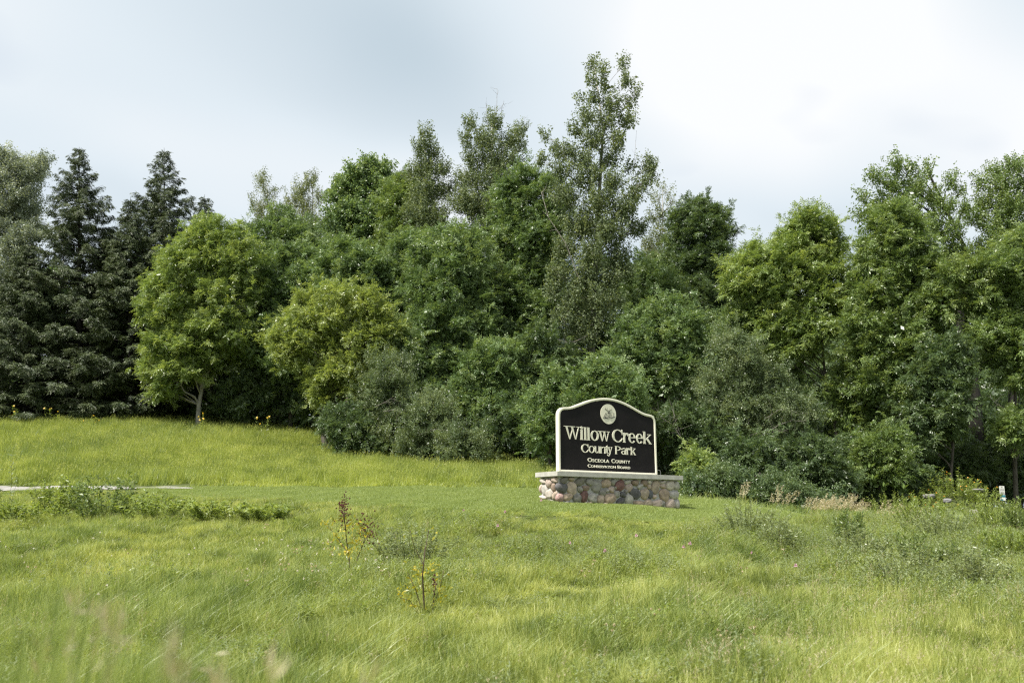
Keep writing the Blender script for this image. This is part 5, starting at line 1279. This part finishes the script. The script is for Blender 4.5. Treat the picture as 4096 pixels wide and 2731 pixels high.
# straw coloured plumes right of the lawn
P_E = [proto('plume', seed_head(7, 0.2, 0.55, 1.05, rg, 'dry', 0.22, 13, (0.2, 0), 0.016) + [(*blades(10, 0.15, 0.3, 0.6, 0.010, 0.4, rg), M['grass_far'])]) for _ in range(3)]
pl, ps = [], []
for u0, u1, Y0, Y1, n_, hh in ((3260, 3440, 26.6, 28.6, 30, 0.62), (3060, 3280, 27.6, 29.6, 9, 0.62), (2955, 2990, 29.2, 29.8, 2, 0.85), (3080, 3110, 28.6, 29.4, 2, 0.8), (3400, 3700, 26, 28.5, 10, 0.55)):
    for _ in range(n_):
        pl.append(footing(rg.uniform(u0, u1), rg.uniform(Y0, Y1))); ps.append(hh * rg.uniform(0.75, 1.25))
n = len(pl)
scatter('plume_grass', 'straw coloured grass plumes right of the lawn', np.array(pl), rg.uniform(-0.5, 0.5, n), np.c_[np.ones(n), np.ones(n), ps], rg.integers(0, 3, n), P_E)

# scattered small blooms
def bloom(mat, rng, n=4, h=0.42, r=0.02):
    V, Q_, T = blades(n, 0.05, h * 0.8, h * 1.1, 0.004, 0.2, rng, (0.05, 0), 3)
    tips = V.reshape(n, -1, 3)[:, -2:].mean(1)
    m_ = 14; Pq = np.repeat(tips, m_, 0); dd = unit(rng.normal(size=(n * m_, 3)) + np.array([0, 0, 0.3]))
    L_ = leaf_quads(Pq, dd, rng.normal(size=(n * m_, 3)), np.full(n * m_, r), np.full(n * m_, r * 0.8), 0)
    return proto('bloom', [(V, Q_, T, M['weed']), (L_.reshape(-1, 3), np.arange(len(L_) * 4).reshape(-1, 4), np.repeat(rng.uniform(0.2, 0.8, len(L_)), 4), mat)])
P_F = [bloom(M['white_petal'], rg, 2, 0.44, 0.019), bloom(M['pink_petal'], rg, 1, 0.45, 0.034), bloom(M['straw'], rg, 3, 0.5, 0.022)]
pl, pk = [], []
for _ in range(34):
    pl.append(footing(rg.uniform(1020, 1650), rg.uniform(14.0, 18.5))); pk.append(0 if rg.random() < .7 else 2)
for _ in range(12):
    pl.append(footing(rg.uniform(0, 1100), rg.uniform(11.0, 18))); pk.append(0 if rg.random() < .6 else 2)
for u, Y in ((2290, 16.5), (2560, 17), (2740, 16), (2755, 16.2), (2410, 15.5), (3000, 16.5), (1850, 20), (2010, 19.5), (1990, 18), (3190, 14.5), (2165, 20.5)):
    pl.append(footing(u, Y)); pk.append(1)
for _ in range(10):
    pl.append(footing(rg.uniform(2000, 4096), rg.uniform(9.5, 17))); pk.append(2)
n = len(pl)
scatter('wildflowers', 'small white and pink blooms dotted through the meadow', np.array(pl), rg.uniform(0, 6, n), np.ones((n, 3)) * rg.uniform(0.8, 1.2, (n, 1)), pk, P_F, 'flowers')

# ------------------------------------------------------------------ single plants
def foot_v(u, v, lo=6.0, hi=60.0):
    Ys = np.linspace(lo, hi, 160)
    for Y in Ys:
        q = footing(u, Y) - EYE
        f = q[1] * CP + q[2] * SP; up = -q[1] * SP + q[2] * CP
        if 1365.5 - FPX * up / f <= v: return Y
    return hi

def forb(name, label, u, v, w_px, h_px, mat, seed, leaf=(0.085, 0.018), stems=None, Y=None, cat='plant', group=None, per=26, flower=None, spiky=False, spread=0.7):
    rng = np.random.default_rng(3000 + seed)
    Y = Y or foot_v(u, v); q = footing(u, Y)
    root = empty(name, q); tag(root, label, cat, group)
    R = size(w_px, Y) / 2; Hh = size(h_px, Y) + 0.05
    n = stems or int(np.clip(R * R * 90 + 6, 6, 70))
    st = MB(); Ps, Ds = [], []; tips = []
    for i in range(n):
        a = rng.uniform(0, 6.283); rr = R * math.sqrt(rng.random())
        b0 = np.array([rr * math.cos(a) * spread, rr * math.sin(a) * spread, -0.05])
        h = Hh * rng.uniform(0.6, 1.0) * (1.0 - 0.35 * (rr / max(R, .01)) ** 2)
        e_ = b0 + np.array([rr * math.cos(a) * (1 - spread) * 1.3 + rng.normal(0, 0.05), rr * math.sin(a) * (1 - spread) * 1.3 + rng.normal(0, 0.05), h])
        pth = wobble(b0, e_, 5, 0.012, rng)
        st.tube(pth, np.linspace(0.006, 0.0025, 5), 4, False)
        m_ = int(per * rng.uniform(0.8, 1.2)); tt = rng.uniform(0.12, 1.0, m_)
        pp = np.stack([np.interp(tt, np.linspace(0, 1, 5), pth[:, k_]) for k_ in range(3)], 1)
        th = rng.uniform(0, 6.283, m_); up_ = 0.9 if spiky else 0.45
        Ps.append(pp); Ds.append(unit(np.c_[np.cos(th), np.sin(th), np.full(m_, up_)] + rng.normal(size=(m_, 3)) * 0.25)); tips.append(e_)
    st.build('stems', M['stalk'], root)['kind'] = 'stuff'
    Pp, Dd = np.concatenate(Ps), np.concatenate(Ds); m_ = len(Pp)
    V = leaf_quads(Pp, Dd, unit(rng.normal(size=(m_, 3)) * 0.5 + np.array([0, 0, 1.0])), leaf[0] * rng.uniform(0.6, 1.3, m_), leaf[1] * rng.uniform(0.7, 1.3, m_), 0.05)
    o = link('leaves', leaf_mesh('leaves', V, np.clip(rng.normal(0.5, 0.17, m_), 0, 1)), root, M[mat]); o['kind'] = 'stuff'
    if flower:
        fm, fr, fn, ft = flower
        Fp = []
        tp = np.array(tips)
        for k_ in range(fn):
            c = tp[rng.integers(0, len(tp))] + np.array([0, 0, rng.uniform(-0.05, 0.06)])
            nr = unit(rng.normal(size=3) * 0.45 + np.array([0, -0.8, 0.7])); a1 = unit(np.cross(nr, rng.normal(size=3))); a2 = np.cross(nr, a1)
            for j in range(ft):
                an = 6.283 * j / ft; d_ = a1 * math.cos(an) + a2 * math.sin(an) - nr * 0.15
                Fp.append((c, unit(d_), nr))
        Fb, Fd, Fn = (np.array(x_) for x_ in zip(*Fp))
        V = leaf_quads(Fb, Fd, Fn, np.full(len(Fb), fr), np.full(len(Fb), fr * 0.55), 0)
        o = link('flowers', leaf_mesh('flowers', V, rng.uniform(0.2, 0.8, len(Fb))), root, M[fm]); o['kind'] = 'stuff'
    return root

G1 = 'grey green mugwort clumps in the meadow'
MUG = [(1650, 2290, 300, 215, 'big grey green mugwort clump between the two yellowing saplings'),
       (2990, 2150, 300, 150, 'grey green mugwort clump below the right end of the lawn'), (3120, 2210, 180, 150, 'pale mugwort clump right of the one below the lawn'), (3640, 2400, 320, 240, 'round pale mugwort clump in the lower right meadow'), (3440, 2280, 220, 190, 'mugwort clump left of the dark weeds at right'),
       (3760, 2180, 260, 170, 'mugwort clump right of the straw plumes'), (3890, 2380, 260, 210, 'mugwort clump at far right beside the round one')]
for i, (u, v, w_, h_, lb) in enumerate(MUG):
    forb('mugwort', lb, u, v, w_, h_, 'mug', i, (0.075, 0.017), group=G1, per=80, stems=60 if w_ > 200 else 40, spread=0.5)
G2 = 'leafy weeds before the gravel road'
for i, (u, v, w_, h_, mt, lb) in enumerate([(420, 2075, 400, 200, 'dweed', 'tall dark leafy weeds hiding the middle of the gravel road'), (230, 2060, 200, 170, 'weed', 'bright weeds before the left piece of gravel road'), (640, 2070, 330, 105, 'weed', 'bright weeds right of the dark weeds before the road'), (870, 2075, 300, 80, 'weed', 'low bright weeds where the gravel road ends'), (1060, 2080, 220, 75, 'weed', 'low weed clump at the left end of the lawn'), (110, 2090, 260, 95, 'weed', 'bright weeds near the left edge below the road')]):
    forb('leafy_weed', lb, u, v, w_, h_, mt, 20 + i, (0.11, 0.042), group=G2, per=46, stems=50, spread=0.6)
forb('silvery_weed', 'silvery leaved stalk at the left edge by the road', 12, 2060, 90, 300, 'mug', 30, (0.16, 0.045), stems=7, per=34)
G3 = 'green weeds below the flower mound'
for i, (u, v, w_, h_, mt, lb) in enumerate([(3700, 2135, 220, 170, 'weed', 'bright spiky weeds left of the grey boulder'), (3980, 2130, 230, 190, 'weed', 'bright spiky weeds right of the grey boulder'), (4085, 2150, 140, 160, 'dweed', 'green weeds at the right edge below the notice'), (3560, 2080, 200, 120, 'weed', 'bright weeds beside the straw plumes'), (3400, 2210, 120, 190, 'dweed', 'narrow dark weed standing right of the lawn tip'), (3620, 2280, 280, 170, 'dweed', 'dark weeds above the round pale mugwort'), (3850, 2290, 220, 130, 'dweed', 'dark low weeds in the right meadow'), (4020, 2240, 200, 140, 'weed', 'yellowish weeds at far right of the meadow')]):
    forb('tall_weed', lb, u, v, w_, h_, mt, 40 + i, (0.095, 0.022), group=G3, per=60, stems=44, spiky=True, spread=0.6)
# flower mound and stones on the right
for i, (u, w_, h_, lb) in enumerate([(3720, 170, 110, 'orange flowering plants on the left of the mound'), (3810, 200, 120, 'orange flowering plants on top of the mound'), (3900, 180, 110, 'orange flowering plants on the right of the mound'), (3775, 160, 70, 'low orange flowers at the front of the mound')]):
    forb('orange_flowers', lb, u, 2000, w_, h_, 'weed', 60 + i, (0.12, 0.035), Y=37.6 + 0.5 * (i % 2) - (1.6 if i == 3 else 0), per=34, stems=44, flower=('orange', 0.035, 10, 7), group='orange flowers on the mound', cat='flowers')
def boulder(label, u, Y, v, rx, ry, rz, seed, c1=(0.17, 0.15, 0.13), c2=(0.30, 0.28, 0.25)):
    bm = bmesh.new(); bmesh.ops.create_icosphere(bm, subdivisions=3, radius=1.0)
    r_ = np.random.default_rng(seed); ph = r_.uniform(0, 6.28, 6)
    for v_ in bm.verts:
        c = v_.co; k_ = 1 + 0.12 * math.sin(2.3 * c.x + ph[0]) * math.sin(2.7 * c.y + ph[1]) + 0.10 * math.sin(3.1 * c.z + ph[2]) + 0.05 * math.sin(6 * c.x + 5 * c.z + ph[3])
        p_ = [math.copysign(abs(q) ** 0.72, q) for q in c]
        v_.co = (p_[0] * rx * k_, p_[1] * ry * k_, p_[2] * rz * k_)
    me = bpy.data.meshes.new('boulder'); bm.to_mesh(me); bm.free()
    o = link('boulder', me, None, solid('boulder_stone', c1, c2, 3 / rx * 0.5, 0.9, 0.02), True)
    q = at(u, v, Y); o.location = q; o.rotation_euler = (0, 0, seed)
    tag(o, label, 'boulder', 'boulders around the flower mound')
boulder('small square tan grey boulder below the flower mound', 3896, 33.0, 2056, 0.15, 0.14, 0.17, 1)
boulder('flat grey stone on the left side of the flower mound', 3716, 36.8, 1984, 0.24, 0.2, 0.08, 2, (0.16, 0.155, 0.15), (0.28, 0.27, 0.26))
boulder('flat pale stone low in the middle of the mound', 3790, 36.3, 2002, 0.17, 0.15, 0.08, 3, (0.16, 0.155, 0.155), (0.28, 0.275, 0.27))
boulder('long flat stone on the right side of the mound', 3915, 37.6, 1961, 0.36, 0.2, 0.08, 4, (0.15, 0.14, 0.14), (0.26, 0.25, 0.24))
# yellow flowers along the wood edge
for i, (u, v, lb, Y) in enumerate([(70, 1690, 'yellow flowers nearest the left edge before the spruces', 52.5), (205, 1680, 'tall yellow flowers before the left spruce', 52.5), (365, 1680, 'low yellow flowers between the spruces and the bright ash', 52), (800, 1690, 'yellow flowers at the foot of the slim grey trunk', 51.5), (1052, 1690, 'yellow flowers right of the bright ash at the wood edge', 51.5)]):
    forb('yellow_flowers', lb, u, v, 60, 95 if i != 2 else 60, 'weed', 80 + i, (0.16, 0.05), stems=6, Y=Y, per=12, flower=('petal', 0.065, 6, 8), group='yellow flowers along the wood edge', cat='flowers')
# yellowing saplings in the meadow
def sapling(label, stems_, tufts, seed, Y, fruit):
    rng = np.random.default_rng(4000 + seed)
    q = footing(stems_[0][0][0][0], Y)
    root = empty('yellowing_sapling', q); tag(root, label, 'sapling', 'yellowing saplings in the meadow')
    st = MB()
    for pts, r_ in stems_:
        p3 = [at(u, v, Y + 0.1 * k_ * math.sin(seed + k_)) - q for k_, (u, v) in enumerate(pts)]
        if pts[0][1] > 2280: p3[0][2] = -0.06
        st.tube(p3, np.linspace(r_, r_ * 0.4, len(p3)), 6)
    st.build('stems', solid('sapling_bark', (0.05, 0.035, 0.025), (0.12, 0.085, 0.06), 20, 0.9), root, True)
    Ps = []
    for u, v, r, n_ in tufts:
        c = at(u, v, Y) - q; rr = size(r, Y)
        n_ = int(n_ * 0.55)
        Ps.append(c + rng.normal(size=(n_, 3)) * rr * np.array([0.55, 0.5, 0.45]))
    Pp = np.concatenate(Ps); m_ = len(Pp)
    V = leaf_quads(Pp, unit(rng.normal(size=(m_, 3)) + np.array([0, 0, -0.35])), unit(rng.normal(size=(m_, 3)) + np.array([0, -0.3, 0.8])), rng.uniform(0.05, 0.10, m_), rng.uniform(0.022, 0.04, m_), 0.08)
    o = link('leaves', leaf_mesh('leaves', V, np.clip(rng.normal(0.5, 0.25, m_), 0, 1)), root, M['gold']); o['kind'] = 'stuff'
    if fruit:
        fb_ = MB()
        for u, v, r, n_ in fruit:
            for _ in range(n_):
                c = at(u + rng.normal(0, r * 0.4), v + rng.normal(0, r), Y) - q; s_ = rng.uniform(0.009, 0.017)
                fb_.tube([c - np.array([0, 0, s_]), c - np.array([0, 0, s_ * .3]), c + np.array([0, 0, s_ * .5]), c + np.array([0, 0, s_])], [s_ * .3, s_, s_ * .9, s_ * .2], 5)
        o = fb_.build('fruit', M['fruit'], root, True); o['kind'] = 'stuff'
sapling('taller yellowing sapling topped with dark red fruit', [([(1405, 2310), (1395, 2220), (1385, 2150), (1378, 2080), (1376, 2030)], 0.014), ([(1410, 2305), (1430, 2230), (1460, 2160), (1500, 2110)], 0.011), ([(1392, 2210), (1350, 2150), (1310, 2100)], 0.008), ([(1445, 2190), (1470, 2120), (1465, 2080)], 0.006)],
        [(1385, 2090, 40, 70), (1420, 2100, 38, 70), (1330, 2080, 30, 36), (1360, 2140, 38, 46), (1300, 2095, 20, 16), (1440, 2180, 40, 60), (1400, 2190, 40, 60), (1340, 2180, 40, 34), (1470, 2120, 30, 26)], 1, 15.6, [(1376, 2045, 34, 80), (1368, 2015, 14, 26), (1455, 2110, 24, 40), (1490, 2120, 26, 34)])
sapling('shorter yellowing sapling with several dark stems nearer the camera', [([(1700, 2490), (1695, 2400), (1690, 2300), (1700, 2200), (1715, 2120)], 0.016), ([(1725, 2480), (1735, 2390), (1745, 2330)], 0.012), ([(1700, 2400), (1660, 2350), (1630, 2290)], 0.009), ([(1690, 2420), (1640, 2400), (1600, 2390)], 0.008), ([(1715, 2420), (1760, 2350), (1775, 2280)], 0.008), ([(1695, 2260), (1655, 2180), (1640, 2120)], 0.007)],
        [(1660, 2290, 40, 60), (1700, 2270, 36, 40), (1640, 2350, 40, 50), (1760, 2350, 40, 50), (1745, 2270, 30, 24), (1610, 2380, 28, 22), (1700, 2340, 40, 46), (1660, 2410, 40, 36), (1750, 2390, 34, 26), (1640, 2150, 22, 10), (1720, 2130, 22, 10)], 2, 12.9, [(1740, 2345, 20, 14)])
print('LEAVES', N_LEAVES[0])
